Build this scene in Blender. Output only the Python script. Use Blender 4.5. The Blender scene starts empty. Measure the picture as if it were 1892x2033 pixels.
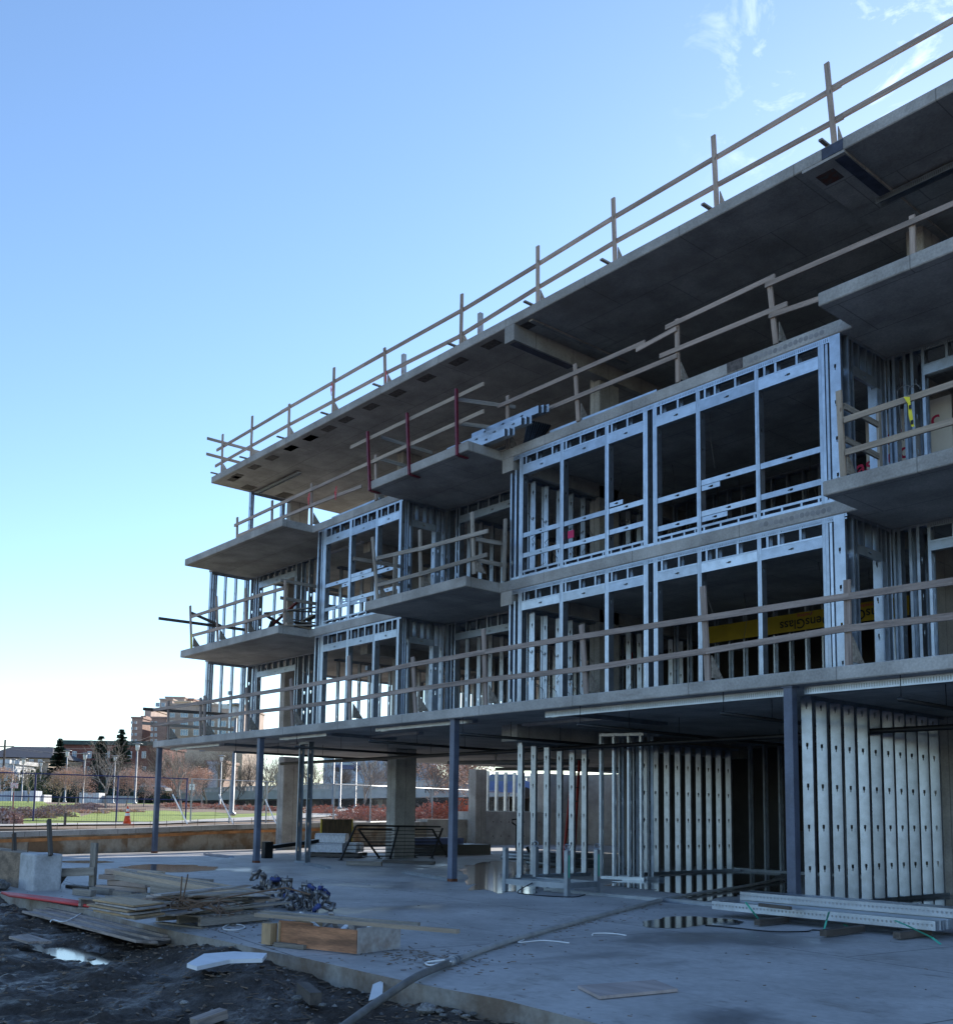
import bpy, math, random
from math import radians, sin, cos, pi
from mathutils import Vector, Matrix, noise
random.seed(7)
sc = bpy.context.scene
col = sc.collection
# ------------------------------------------------------------------ camera
F, CX, CY = 2005.7, 946.0, 1389.8            # solved from the photograph (pixels of 1892 x 2033)
YAW, PIT, ROL, HC = radians(-49.595), radians(6.4456), radians(0.8501), 1.3
fw = Vector((sin(YAW)*cos(PIT), cos(YAW)*cos(PIT), sin(PIT)))
rt = fw.cross(Vector((0, 0, 1))).normalized(); up = rt.cross(fw)
r2 = cos(ROL)*rt + sin(ROL)*up; u2 = -sin(ROL)*rt + cos(ROL)*up
cam = bpy.data.cameras.new('camera'); camo = bpy.data.objects.new('camera', cam); col.objects.link(camo)
cam.sensor_fit = 'HORIZONTAL'; cam.sensor_width = 36; cam.lens = F/1892*36
cam.shift_y = (CY-1016.5)/1892; cam.clip_start = 0.05; cam.clip_end = 6000
camo.matrix_world = Matrix(((r2.x, u2.x, -fw.x, 0), (r2.y, u2.y, -fw.y, 0), (r2.z, u2.z, -fw.z, HC), (0, 0, 0, 1)))
sc.camera = camo
# ------------------------------------------------------------------ sky and sun
SUN_EL, SUN_AZ = radians(23.5), radians(-21)     # azimuth from +Y towards +X
w = bpy.data.worlds.new('World'); sc.world = w; w.use_nodes = True
nt = w.node_tree; nt.nodes.clear()
sky = nt.nodes.new('ShaderNodeTexSky'); sky.sky_type = 'NISHITA'; sky.sun_disc = False
sky.sun_elevation = SUN_EL; sky.sun_rotation = SUN_AZ
sky.altitude = 50; sky.air_density = 1.0; sky.dust_density = 0.15; sky.ozone_density = 3.4
bg = nt.nodes.new('ShaderNodeBackground'); bg.inputs[1].default_value = 0.14
wo = nt.nodes.new('ShaderNodeOutputWorld')
# thin wisps of cirrus on the sun's side of the sky
tc = nt.nodes.new('ShaderNodeTexCoord')
def wn(t, **k):
    n = nt.nodes.new(t)
    for a, v in k.items(): setattr(n, a, v)
    return n
mp = wn('ShaderNodeMapping'); mp.inputs['Scale'].default_value = (5.5, 5.5, 9.0); mp.inputs['Rotation'].default_value = (0.4, 0.2, 0.6)
nz = wn('ShaderNodeTexNoise'); nz.inputs['Scale'].default_value = 3.2; nz.inputs['Detail'].default_value = 8; nz.inputs['Roughness'].default_value = 0.62; nz.inputs['Distortion'].default_value = 0.7
rp = wn('ShaderNodeMapRange'); rp.inputs[1].default_value = 0.55; rp.inputs[2].default_value = 0.80
sd = Vector((sin(SUN_AZ)*cos(SUN_EL), cos(SUN_AZ)*cos(SUN_EL), sin(SUN_EL)))
dt = wn('ShaderNodeVectorMath', operation='DOT_PRODUCT'); dt.inputs[1].default_value = (r2*((1800-CX)/F) - u2*((30-CY)/F) + fw).normalized()
mr = wn('ShaderNodeMapRange'); mr.inputs[1].default_value = 0.982; mr.inputs[2].default_value = 0.998
mu = wn('ShaderNodeMath', operation='MULTIPLY'); mu2 = wn('ShaderNodeMath', operation='MULTIPLY'); mu2.inputs[1].default_value = 0.38
mx = wn('ShaderNodeMixRGB'); mx.inputs[2].default_value = (10, 10.4, 11, 1)
L = nt.links.new
L(tc.outputs['Generated'], mp.inputs[0]); L(mp.outputs[0], nz.inputs[0]); L(nz.outputs[0], rp.inputs[0])
L(tc.outputs['Generated'], dt.inputs[0]); L(dt.outputs['Value'], mr.inputs[0])
L(rp.outputs[0], mu.inputs[0]); L(mr.outputs[0], mu.inputs[1]); L(mu.outputs[0], mu2.inputs[0]); L(mu2.outputs[0], mx.inputs[0])
L(sky.outputs[0], mx.inputs[1]); L(mx.outputs[0], bg.inputs[0]); L(bg.outputs[0], wo.inputs[0])
sl = bpy.data.lights.new('sun', 'SUN'); sl.energy = 4.2; sl.angle = radians(0.5); sl.color = (1, 0.93, 0.82)
slo = bpy.data.objects.new('sun', sl); col.objects.link(slo)
slo.rotation_euler = sd.to_track_quat('Z', 'Y').to_euler(); slo.location = (0, 40, 40)
sc.view_settings.view_transform = 'Standard'; sc.view_settings.look = 'None'
sc.view_settings.exposure = 0.95; sc.view_settings.gamma = 1; sc.view_settings.use_curve_mapping = False
sc.cycles.max_bounces = 8; sc.cycles.diffuse_bounces = 4; sc.cycles.glossy_bounces = 4
# ------------------------------------------------------------------ pixel -> place
CAM = Vector((0, 0, HC))
def at(px, X=None, Y=None, Z=None):
    d = r2*((px[0]-CX)/F) - u2*((px[1]-CY)/F) + fw
    if X is not None: t = (X-CAM.x)/d.x
    elif Y is not None: t = (Y-CAM.y)/d.y
    else: t = (Z-CAM.z)/d.z
    return CAM + d*t
def far(px, dist):                              # a point on the pixel's ray at a given distance along the view
    d = r2*((px[0]-CX)/F) - u2*((px[1]-CY)/F) + fw
    return CAM + d*dist
def zm(ox, oy, s):
    return lambda x, y: (ox + x/s, oy + y/s)
# ------------------------------------------------------------------ materials
MATS = {}
def mat(name, c, rough=0.7, metal=0.0, nscale=3.0, namt=0.18, c2=None, fine=0.0, fscale=60.0, bump=0.0, bscale=40.0,
        stretch=(1, 1, 1), rnd=0.0, spec=0.5, lo=0.35, hi=0.65, detail=6, coord='Object', trans=0.0, alpha=1.0):
    if name in MATS: return MATS[name]
    m = bpy.data.materials.new(name); m.use_nodes = True; t = m.node_tree; b = t.nodes['Principled BSDF']
    def N(k, **kw):
        n = t.nodes.new(k)
        for a, v in kw.items(): setattr(n, a, v)
        return n
    tcn = N('ShaderNodeTexCoord'); mpn = N('ShaderNodeMapping'); mpn.inputs['Scale'].default_value = stretch
    oi = N('ShaderNodeObjectInfo')
    t.links.new(tcn.outputs[coord], mpn.inputs[0])
    rv = N('ShaderNodeMath', operation='MULTIPLY'); rv.inputs[1].default_value = 37.0; t.links.new(oi.outputs['Random'], rv.inputs[0])
    t.links.new(rv.outputs[0], mpn.inputs['Location'])
    n1 = N('ShaderNodeTexNoise'); n1.inputs['Scale'].default_value = nscale; n1.inputs['Detail'].default_value = detail; n1.inputs['Roughness'].default_value = 0.6
    t.links.new(mpn.outputs[0], n1.inputs[0])
    mr_ = N('ShaderNodeMapRange'); mr_.inputs[1].default_value = lo; mr_.inputs[2].default_value = hi; t.links.new(n1.outputs[0], mr_.inputs[0])
    a = c if c2 is None else c
    d = tuple(x*(1-namt) for x in c) if c2 is None else c2
    e = tuple(min(1, x*(1+namt)) for x in c) if c2 is None else c
    mx_ = N('ShaderNodeMixRGB'); mx_.inputs[1].default_value = (*d, 1); mx_.inputs[2].default_value = (*e, 1)
    t.links.new(mr_.outputs[0], mx_.inputs[0]); out = mx_.outputs[0]
    if fine > 0:
        n2 = N('ShaderNodeTexNoise'); n2.inputs['Scale'].default_value = fscale; n2.inputs['Detail'].default_value = 3
        t.links.new(mpn.outputs[0], n2.inputs[0])
        m2 = N('ShaderNodeMapRange'); m2.inputs[1].default_value = 0.3; m2.inputs[2].default_value = 0.7; m2.inputs[3].default_value = 1-fine; m2.inputs[4].default_value = 1+fine
        t.links.new(n2.outputs[0], m2.inputs[0])
        vm = N('ShaderNodeVectorMath', operation='SCALE'); t.links.new(out, vm.inputs[0]); t.links.new(m2.outputs[0], vm.inputs['Scale']); out = vm.outputs[0]
    if rnd > 0:
        m3 = N('ShaderNodeMapRange'); m3.inputs[3].default_value = 1-rnd; m3.inputs[4].default_value = 1+rnd; t.links.new(oi.outputs['Random'], m3.inputs[0])
        vm = N('ShaderNodeVectorMath', operation='SCALE'); t.links.new(out, vm.inputs[0]); t.links.new(m3.outputs[0], vm.inputs['Scale']); out = vm.outputs[0]
    t.links.new(out, b.inputs['Base Color'])
    b.inputs['Roughness'].default_value = rough; b.inputs['Metallic'].default_value = metal
    b.inputs['Specular IOR Level'].default_value = spec
    if trans: b.inputs['Transmission Weight'].default_value = trans
    if alpha < 1: b.inputs['Alpha'].default_value = alpha
    if bump > 0:
        n4 = N('ShaderNodeTexNoise'); n4.inputs['Scale'].default_value = bscale; n4.inputs['Detail'].default_value = 5
        t.links.new(mpn.outputs[0], n4.inputs[0])
        bp = N('ShaderNodeBump'); bp.inputs['Strength'].default_value = bump; bp.inputs['Distance'].default_value = 0.02
        t.links.new(n4.outputs[0], bp.inputs['Height']); t.links.new(bp.outputs[0], b.inputs['Normal'])
    m['nodes_out'] = ''
    MATS[name] = m
    return m
CONC = mat('cast_concrete', (0.355, 0.338, 0.32), 0.85, nscale=1.1, namt=0.25, fine=0.14, fscale=28, bump=0.25, bscale=45, rnd=0.05)
def add_mix(m, fac, c, amt):
    t_ = m.node_tree; pb_ = t_.nodes['Principled BSDF']; src = pb_.inputs['Base Color'].links[0].from_socket
    q = t_.nodes.new('ShaderNodeMath'); q.operation = 'MULTIPLY'; q.inputs[1].default_value = amt; t_.links.new(fac, q.inputs[0])
    x_ = t_.nodes.new('ShaderNodeMixRGB'); x_.inputs[2].default_value = (*c, 1); t_.links.new(q.outputs[0], x_.inputs[0]); t_.links.new(src, x_.inputs[1]); t_.links.new(x_.outputs[0], pb_.inputs['Base Color'])
def lines(m, w_, h_, mort=0.012, rot=0.0, coord='Object'):
    t_ = m.node_tree; c_ = t_.nodes.new('ShaderNodeTexCoord'); mp_ = t_.nodes.new('ShaderNodeMapping'); mp_.inputs['Rotation'].default_value = (0, 0, rot); t_.links.new(c_.outputs[coord], mp_.inputs[0])
    b_ = t_.nodes.new('ShaderNodeTexBrick'); b_.inputs['Scale'].default_value = 1; b_.inputs['Brick Width'].default_value = w_; b_.inputs['Row Height'].default_value = h_; b_.inputs['Mortar Size'].default_value = mort; b_.inputs['Mortar Smooth'].default_value = 0.3; b_.offset = 0.5
    t_.links.new(mp_.outputs[0], b_.inputs[0]); return b_.outputs['Fac']
def blotch(m, scale, lo, hi, st=(1, 1, 1), det=7, coord='Object'):
    t_ = m.node_tree; c_ = t_.nodes.new('ShaderNodeTexCoord'); mp_ = t_.nodes.new('ShaderNodeMapping'); mp_.inputs['Scale'].default_value = st; mp_.inputs['Location'].default_value = (scale*3.1, 1.7, scale); t_.links.new(c_.outputs[coord], mp_.inputs[0])
    n_ = t_.nodes.new('ShaderNodeTexNoise'); n_.inputs['Scale'].default_value = scale; n_.inputs['Detail'].default_value = det; n_.inputs['Roughness'].default_value = 0.65; t_.links.new(mp_.outputs[0], n_.inputs[0])
    r_ = t_.nodes.new('ShaderNodeMapRange'); r_.inputs[1].default_value = lo; r_.inputs[2].default_value = hi; t_.links.new(n_.outputs[0], r_.inputs[0]); return r_.outputs[0]
add_mix(CONC, blotch(CONC, 0.5, 0.52, 0.68), (0.24, 0.215, 0.19), 0.6)
add_mix(CONC, blotch(CONC, 2.0, 0.60, 0.70, (0.25, 2.5, 1)), (0.17, 0.15, 0.135), 0.5)
add_mix(CONC, lines(CONC, 2.44, 1.22), (0.10, 0.095, 0.09), 0.55)
add_mix(CONC, blotch(CONC, 9.0, 0.70, 0.76), (0.08, 0.075, 0.07), 0.6)
SOFF = CONC
GALV = mat('galvanised_steel', (0.41, 0.46, 0.53), 0.36, 0.9, nscale=5, namt=0.13, fine=0.07, fscale=90, rnd=0.17)
GALV2 = mat('galvanised_dull_steel', (0.30, 0.335, 0.38), 0.45, 0.8, nscale=4, namt=0.15, fine=0.06, fscale=70, rnd=0.10)
WOOD = mat('weathered_lumber', (0.36, 0.275, 0.225), 0.8, nscale=2.2, namt=0.25, stretch=(0.6, 9, 9), fine=0.15, fscale=30, rnd=0.16, bump=0.2, bscale=20)
WOODG = mat('grey_lumber', (0.27, 0.235, 0.20), 0.85, nscale=2.2, namt=0.3, stretch=(0.6, 9, 9), fine=0.2, fscale=30, rnd=0.22, bump=0.25, bscale=20)
WOODP = mat('pale_lumber', (0.40, 0.315, 0.24), 0.75, nscale=2.0, namt=0.2, stretch=(0.6, 9, 9), fine=0.12, fscale=30, rnd=0.12, bump=0.15, bscale=20)
WOODD = mat('dark_wet_lumber', (0.085, 0.07, 0.06), 0.7, nscale=2.0, namt=0.3, stretch=(0.6, 9, 9), rnd=0.2, bump=0.2)
PLY = mat('plywood', (0.42, 0.29, 0.17), 0.75, nscale=1.6, namt=0.3, stretch=(0.7, 5, 5), fine=0.12, fscale=25, rnd=0.12)
PLYO = mat('orange_form_plywood', (0.36, 0.165, 0.085), 0.6, nscale=2.4, namt=0.45, stretch=(0.8, 3, 6), fine=0.2, fscale=18, rnd=0.1)
PLYG = mat('cement_smeared_plywood', (0.40, 0.38, 0.37), 0.8, nscale=3.5, c2=(0.22, 0.15, 0.11), namt=0.3, lo=0.3, hi=0.55, fine=0.15, fscale=22)
COLB = mat('blue_grey_primed_steel', (0.105, 0.125, 0.18), 0.45, 0.15, nscale=2.2, namt=0.22, fine=0.08, fscale=40)
RUST = mat('rust', (0.16, 0.06, 0.03), 0.9, nscale=9, namt=0.5)
for m_, c_ in ((WOOD, (0.10, 0.06, 0.04)), (WOODG, (0.07, 0.05, 0.04)), (WOODP, (0.12, 0.07, 0.04))):
    add_mix(m_, blotch(m_, 3.2, 0.66, 0.70, (0.9, 2.2, 2.2), 2), c_, 0.75)            # knots
    add_mix(m_, blotch(m_, 1.1, 0.5, 0.7, (0.5, 1, 1), 4), (0.16, 0.145, 0.135), 0.55)  # weathered grey
add_mix(COLB, blotch(COLB, 11.0, 0.66, 0.72, (1, 1, 0.6)), (0.10, 0.05, 0.03), 0.8)     # rust flecks and scuffs
add_mix(COLB, blotch(COLB, 2.5, 0.6, 0.75, (1, 1, 0.4)), (0.19, 0.20, 0.22), 0.7)
BLK = mat('black_pipe', (0.018, 0.018, 0.02), 0.45, 0.3, namt=0.3)
BLKP = mat('black_painted_steel', (0.012, 0.012, 0.013), 0.4, 0.2, namt=0.2)
REDP = mat('red_painted_steel', (0.15, 0.014, 0.03), 0.45, 0.2, nscale=8, namt=0.3)
REDT = mat('red_ribbon', (0.7, 0.02, 0.05), 0.6)
WHT = mat('white_plastic', (0.78, 0.79, 0.8), 0.5, namt=0.06)
YEL = mat('yellow_sheathing', (0.42, 0.30, 0.02), 0.8, nscale=1.5, namt=0.12)
YELT = mat('yellow_tape', (0.75, 0.65, 0.03), 0.6)
GYP = mat('gypsum_board', (0.62, 0.6, 0.57), 0.9, nscale=1.5, namt=0.08)
SHADEB = mat('shade_toned_backing', (0.042, 0.04, 0.039), 0.9, nscale=1.0, namt=0.25)  # near-black colour stands in for shade in deep interiors and gaps
PATCH = mat('dark_form_patch', (0.09, 0.075, 0.07), 0.8, nscale=14, namt=0.5)
BLUP = mat('blue_grey_patch', (0.05, 0.06, 0.095), 0.7, nscale=6, namt=0.3)
# ------------------------------------------------------------------ objects
W = {}
def place(o, M, parent=None):
    W[o.name] = M.copy()
    if parent is not None:
        o.parent = parent; o.matrix_basis = W[parent.name].inverted() @ M
    else: o.matrix_basis = M
    return o
def tag(o, label=None, cat=None, group=None, kind=None):
    if label: o['label'] = label
    if cat: o['category'] = cat
    if group: o['group'] = group
    if kind: o['kind'] = kind
    return o
def thing(name, loc, label, cat, group=None):
    o = bpy.data.objects.new(name, None); o.empty_display_size = 0.2; col.objects.link(o)
    place(o, Matrix.Translation(Vector(loc)))
    return tag(o, label, cat, group)
def mobj(name, me, M, parent=None, **kw):
    o = bpy.data.objects.new(name, me); col.objects.link(o); place(o, M, parent)
    return tag(o, **kw)
def frame(p, x, z=Vector((0, 0, 1))):
    x = Vector(x).normalized(); z = Vector(z)
    y = z.cross(x)
    if y.length < 1e-6: y = Vector((0, 1, 0)).cross(x)
    y.normalize(); z = x.cross(y)
    return Matrix(((x.x, y.x, z.x, p[0]), (x.y, y.y, z.y, p[1]), (x.z, y.z, z.z, p[2]), (0, 0, 0, 1)))
BOXF = [(0, 3, 2, 1), (4, 5, 6, 7), (0, 1, 5, 4), (1, 2, 6, 5), (2, 3, 7, 6), (3, 0, 4, 7)]
class MB:
    def __init__(s): s.v = []; s.f = []; s.m = []
    def add(s, vs, fs, mi=0):
        k = len(s.v); s.v += [tuple(v) for v in vs]; s.f += [tuple(i+k for i in f) for f in fs]; s.m += [mi]*len(fs)
    def box(s, a, b, mi=0):
        (x0, y0, z0), (x1, y1, z1) = a, b
        s.add([(x0, y0, z0), (x1, y0, z0), (x1, y1, z0), (x0, y1, z0), (x0, y0, z1), (x1, y0, z1), (x1, y1, z1), (x0, y1, z1)], BOXF, mi)
    def bar(s, p, q, w, h, z=Vector((0, 0, 1)), mi=0):
        p, q = Vector(p), Vector(q); M = frame(p, q-p, z); n = (q-p).length
        s.add([M @ Vector(c) for c in [(0, -w/2, -h/2), (n, -w/2, -h/2), (n, w/2, -h/2), (0, w/2, -h/2), (0, -w/2, h/2), (n, -w/2, h/2), (n, w/2, h/2), (0, w/2, h/2)]], BOXF, mi)
    def tube(s, pts, r, n=8, mi=0, cap=True):
        pts = [Vector(p) for p in pts]; rings = []
        rr = r if isinstance(r, (list, tuple)) else [r]*len(pts)
        ref = Vector((0, 0, 1))
        for i, p in enumerate(pts):
            t = (pts[min(i+1, len(pts)-1)]-pts[max(i-1, 0)]).normalized()
            a = t.cross(ref)
            if a.length < 0.05: a = t.cross(Vector((0, 1, 0)))
            a.normalize(); b = t.cross(a)
            rings.append([p + (a*cos(2*pi*k/n) + b*sin(2*pi*k/n))*rr[i] for k in range(n)])
        vs = [v for g in rings for v in g]; fs = []
        for i in range(len(pts)-1):
            for k in range(n):
                fs.append((i*n+k, i*n+(k+1) % n, (i+1)*n+(k+1) % n, (i+1)*n+k))
        if cap: fs += [tuple(range(n-1, -1, -1)), tuple((len(pts)-1)*n+k for k in range(n))]
        s.add(vs, fs, mi)
    def prism(s, poly, z0, z1, mi=0):
        n = len(poly); vs = [(x, y, z0) for x, y in poly] + [(x, y, z1) for x, y in poly]
        fs = [tuple(range(n-1, -1, -1)), tuple(range(n, 2*n))] + [(i, (i+1) % n, n+(i+1) % n, n+i) for i in range(n)]
        s.add(vs, fs, mi)
    def lathe(s, prof, n=16, c=(0, 0, 0), mi=0):
        vs = [(c[0]+r*cos(2*pi*k/n), c[1]+r*sin(2*pi*k/n), c[2]+z) for r, z in prof for k in range(n)]
        fs = [(i*n+k, i*n+(k+1) % n, (i+1)*n+(k+1) % n, (i+1)*n+k) for i in range(len(prof)-1) for k in range(n)]
        fs += [tuple(range(n-1, -1, -1)), tuple((len(prof)-1)*n+k for k in range(n))]
        s.add(vs, fs, mi)
    def mesh(s, name, mats, smooth=False, M=None):
        me = bpy.data.meshes.new(name)
        vs = s.v if M is None else [tuple(M @ Vector(v)) for v in s.v]
        me.from_pydata(vs, [], s.f)
        for m in (mats if isinstance(mats, (list, tuple)) else [mats]): me.materials.append(m)
        if any(s.m): me.polygons.foreach_set('material_index', s.m)
        if smooth: me.polygons.foreach_set('use_smooth', [True]*len(me.polygons))
        me.update(); return me
    def build(s, name, mats, parent=None, origin=None, smooth=False, **kw):
        if origin is None:
            xs = list(zip(*s.v)); origin = ((min(xs[0])+max(xs[0]))/2, (min(xs[1])+max(xs[1]))/2, min(xs[2]))
        T = Matrix.Translation(Vector(origin))
        return mobj(name, s.mesh(name, mats, smooth, T.inverted()), T, parent, **kw)
BARC = {}
def bar(name, p, q, w, h, m, parent=None, z=Vector((0, 0, 1)), **kw):
    """a box from p to q; w across, h along z; its own x runs along it so grain follows"""
    p, q = Vector(p), Vector(q); n = (q-p).length
    key = (round(n, 2), w, h, m.name)
    if key not in BARC:
        b = MB(); b.box((0, -w/2, -h/2), (round(n, 2), w/2, h/2)); BARC[key] = b.mesh(name, m)
    return mobj(name, BARC[key], frame(p, q-p, z), parent, **kw)
def boxo(name, a, b, m, parent=None, **kw):
    k = MB(); k.box(a, b); return k.build(name, m, parent, **kw)
SC = {}; RS = random.Random(9)
def stud_mesh(L, wd=0.152, fl=0.042, m=None, hole0=0.35, step=0.61, flip=False):
    """cold formed C section: x across the flange, y across the web, z along; key-shaped punch-outs through the web"""
    m = m or GALV
    key = (round(L, 2), wd, fl, m.name, round(hole0, 2), flip)
    if key in SC: return SC[key]
    L = round(L, 2); b = MB(); hw, hl = 0.019, 0.10
    y0, y1 = wd/2-hw, wd/2+hw
    def q(ya, yb, za, zb): b.add([(0, ya, za), (0, yb, za), (0, yb, zb), (0, ya, zb)], [(0, 1, 2, 3)])
    q(0, y0, 0, L); q(y1, wd, 0, L)
    z = 0.0; h = hole0
    while h + hl < L - 0.08:
        q(y0, y1, z, h)
        ym = (y0+y1)/2                                      # narrowed foot of the punch-out
        b.add([(0, y0, h), (0, ym-0.008, h), (0, ym-0.008, h+0.035), (0, y0, h+0.045)], [(0, 1, 2, 3)])
        b.add([(0, ym+0.008, h), (0, y1, h), (0, y1, h+0.045), (0, ym+0.008, h+0.035)], [(0, 1, 2, 3)])
        z = h + hl; h += step
    q(y0, y1, z, L)
    for y, s in ((0, 1), (wd, -1)):
        b.add([(0, y, 0), (fl, y, 0), (fl, y, L), (0, y, L)], [(0, 1, 2, 3)])
        b.add([(fl, y, 0), (fl, y+s*0.012, 0), (fl, y+s*0.012, L), (fl, y, L)], [(0, 1, 2, 3)])
    SC[key] = b.mesh('stud', m); return SC[key]
def stud(name, p, L, along, depth, parent, wd=0.152, fl=0.042, m=None, hole0=0.35, upv=Vector((0, 0, 1))):
    """p: foot at the web's near edge; along: direction the flanges point; depth: direction the web runs"""
    a, d = Vector(along), Vector(depth); u = Vector(upv); q_ = Matrix.Rotation(RS.uniform(-.022, .022), 3, u); a = q_ @ a; d = q_ @ d
    M = Matrix(((a.x, d.x, u.x, p[0]), (a.y, d.y, u.y, p[1]), (a.z, d.z, u.z, p[2]), (0, 0, 0, 1)))
    return mobj(name, stud_mesh(L, wd, fl, m, hole0), M, parent)
def channel(name, p, q, wd, lg, m, parent, side, legdir):
    """U track from p to q: web of width wd spreading towards `side`, legs of length lg along legdir"""
    p, q = Vector(p), Vector(q); s = Vector(side); l = Vector(legdir); b = MB(); o = (0, 0, 0)
    d = q-p
    for A, B in ((Vector(), s*wd), (Vector(), l*lg), (s*wd, s*wd+l*lg)):
        b.add([A, A+d, B+d, B], [(0, 1, 2, 3)])
    return mobj(name, b.mesh(name, m), Matrix.Translation(p), parent)
def slotted(name, p, q, h, m, parent, pitch=0.036):
    """vertical leg of a slotted deflection track, slots cut through"""
    p, q = Vector(p), Vector(q); d = (q-p); n = d.length; d.normalize(); b = MB(); u = Vector((0, 0, 1))
    def r(a, c, z0, z1): b.add([d*a+u*z0, d*c+u*z0, d*c+u*z1, d*a+u*z1], [(0, 1, 2, 3)])
    r(0, n, 0, h*0.22); r(0, n, h*0.78, h)
    k = int(n/pitch)
    for i in range(k): r(i*pitch, i*pitch+pitch*0.62, h*0.22, h*0.78)
    return mobj(name, b.mesh(name, m), Matrix.Translation(p), parent)
X3, Y3, Z3 = Vector((1, 0, 0)), Vector((0, 1, 0)), Vector((0, 0, 1))
# ================================================================== the unfinished building
B = thing('unfinished_building', (-18, 18, 0), 'four-storey concrete building under construction with open galvanised stud walls', 'building')
ZL = {2: (3.14, 3.33), 3: (6.17, 6.40), 4: (9.20, 9.42), 5: (12.20, 12.42)}
# --- slabs
def slab(name, poly, z0, z1, label=None):
    b = MB(); b.prism(poly, z0, z1); o = b.build(name, CONC, B)
    bv = o.modifiers.new('bevel', 'BEVEL'); bv.width = 0.015; bv.segments = 1; bv.limit_method = 'ANGLE'
    if label: o['label'] = label
    return o
XR = 1.0
slab2 = slab('floor_slab', [(-29.45, 12.3), (XR, 12.3), (XR, 33.4), (-29.75, 33.4), (-29.6, 16.5), (-29.5, 14.6)], 3.14, 3.33)  # rear edge carried back, unseen, to keep sun off the floor behind
front = [(-30.75, 13.6), (-24.45, 13.6), (-24.45, 14.6), (-20.25, 14.6), (-20.25, 13.6), (-16.4, 13.6), (-16.4, 14.6), (-7.95, 14.6), (-7.95, 13.6), (XR, 13.6), (XR, 31), (-31.05, 31), (-31.05, 14.6), (-30.75, 14.6)]
slab3 = slab('floor_slab', front, 6.17, 6.40)
slab4 = slab('floor_slab', front, 9.20, 9.42)
roof = slab('roof_slab', [(-30.88, 14.45), (XR, 14.45), (XR, 29), (-30.88, 29)], 12.20, 12.42)
for i in (0, 1, 6, 9):
    boxo('outrigger', (-31.05, 14.55+1.55*i, 3.20), (-29.5, 14.65+1.55*i, 3.328), COLB, B)
# downturned beams below the slabs
def beam(a, b, parent, m=CONC, name='beam'):
    o = boxo(name, a, b, m, parent); return o
beam((-16.18, 14.447, 11.82), (-15.87, 28, 12.20), roof)
beam((-15.55, 14.6, 12.16), (-15.43, 17.8, 12.20), roof, name='pour_joint_ridge')
beam((-8.68, 14.447, 12.15), (-7.91, 28, 12.20), roof)
for s_, zt in ((slab4, 9.20), (slab3, 6.17)):
    beam((-16.38, 14.603, zt-0.31), (-16.02, 28, zt), s_)
    beam((-8.36, 16.3, zt-0.31), (-8.02, 28, zt), s_)
    beam((-24.40, 16.3, zt-0.31), (-24.05, 28, zt), s_)
beam((-15.62, 14.0, 2.80), (-15.15, 22, 3.14), slab2)
# dark form pockets in the roof soffit, along its front edge
z = zm(390, 830, 7.4)
pk = [at(z(*p), Z=12.2) for p in [(545, 835), (800, 705), (1060, 570), (1335, 425), (1630, 280)]]
z = zm(560, 560, 3.7)
pk += [at(z(*p), Z=12.2) for p in [(40, 1212), (185, 1138), (318, 1068), (445, 1002), (632, 908), (822, 806), (1040, 696), (1275, 574), (1512, 446)]]
z = zm(970, 580, 6.167)
pk += [at(z(440, 385), Z=12.2)]
for p in pk:
    p.y = max(p.y, 14.75)
    boxo('form_pocket', (p.x-0.24, p.y-0.13, 12.192), (p.x+0.24, p.y+0.13, 12.203), PATCH, roof)
for p, (a, b) in {(-29.9, 14.8): (0.3, 0.12), (-30.4, 15.6): (0.25, 0.2), (-30.3, 16.9): (0.3, 0.2)}.items():
    boxo('form_pocket', (p[0]-a, p[1]-b, 12.192), (p[0]+a, p[1]+b, 12.203), PATCH, roof)
boxo('blue_patch', (-8.31, 14.44, 12.205), (-7.93, 14.452, 12.39), BLUP, roof)
boxo('blue_patch', (-8.12, 14.52, 12.14), (-7.93, 16.0, 12.152), BLUP, roof)
boxo('blue_patch', (-16.12, 14.55, 11.812), (-15.93, 16.4, 11.823), BLUP, roof)
boxo('red_stain', (-8.58, 14.7, 12.146), (-8.25, 15.05, 12.152), mat('red_marking_paint', (0.12, 0.04, 0.03), 0.9, nscale=9, c2=(0.09, 0.08, 0.075), lo=0.4, hi=0.6), roof)
# stains of drill-holes along bay slab edges
CORE = mat('core_drill_rings', (0.27, 0.26, 0.26), 0.8, namt=0.2)
for zz, xa, xb, par in ((9.31, -9.85, -8.45, slab4), (6.285, -9.7, -8.4, slab3)):
    x = xa
    while x < xb:
        b = MB(); r = 0.045
        vs = [(x+r*cos(k*pi/6), 14.5965, zz+0.008*sin(9*x)+r*sin(k*pi/6)) for k in range(12)]; b.add(vs, [tuple(range(12))])
        b.build('core_mark', CORE, par); x += 0.098
boxo('rough_patch', (-10.35, 14.594, 9.22), (-10.02, 14.601, 9.415), PATCH, slab4)
# --- concrete columns
def column(x0, x1, y0, y1, za, zb):
    o = boxo('concrete_column', (x0, y0, za), (x1, y1, zb), CONC, B)
    bv = o.modifiers.new('bevel', 'BEVEL'); bv.width = 0.02; bv.segments = 1
for zb, zt in ((9.42, 12.20), (6.40, 9.20), (3.33, 6.17)):
    for xx in (-31.0, -24.35, -16.34, -8.36, -1.6):
        column(xx, xx+0.32, 17.4, 18.12, zb, zt)
        column(xx, xx+0.32, 24.4, 25.1, zb, zt)
column(-24.05, -23.62, 17.1, 17.85, 0, 3.14)
column(-30.75, -30.35, 17.3, 18.1, 0, 3.14)
column(-32.4, -31.9, 27.2, 27.8, 0, 3.14)
column(-8.45, -7.9, 17.95, 18.9, 0, 3.14)
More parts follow.
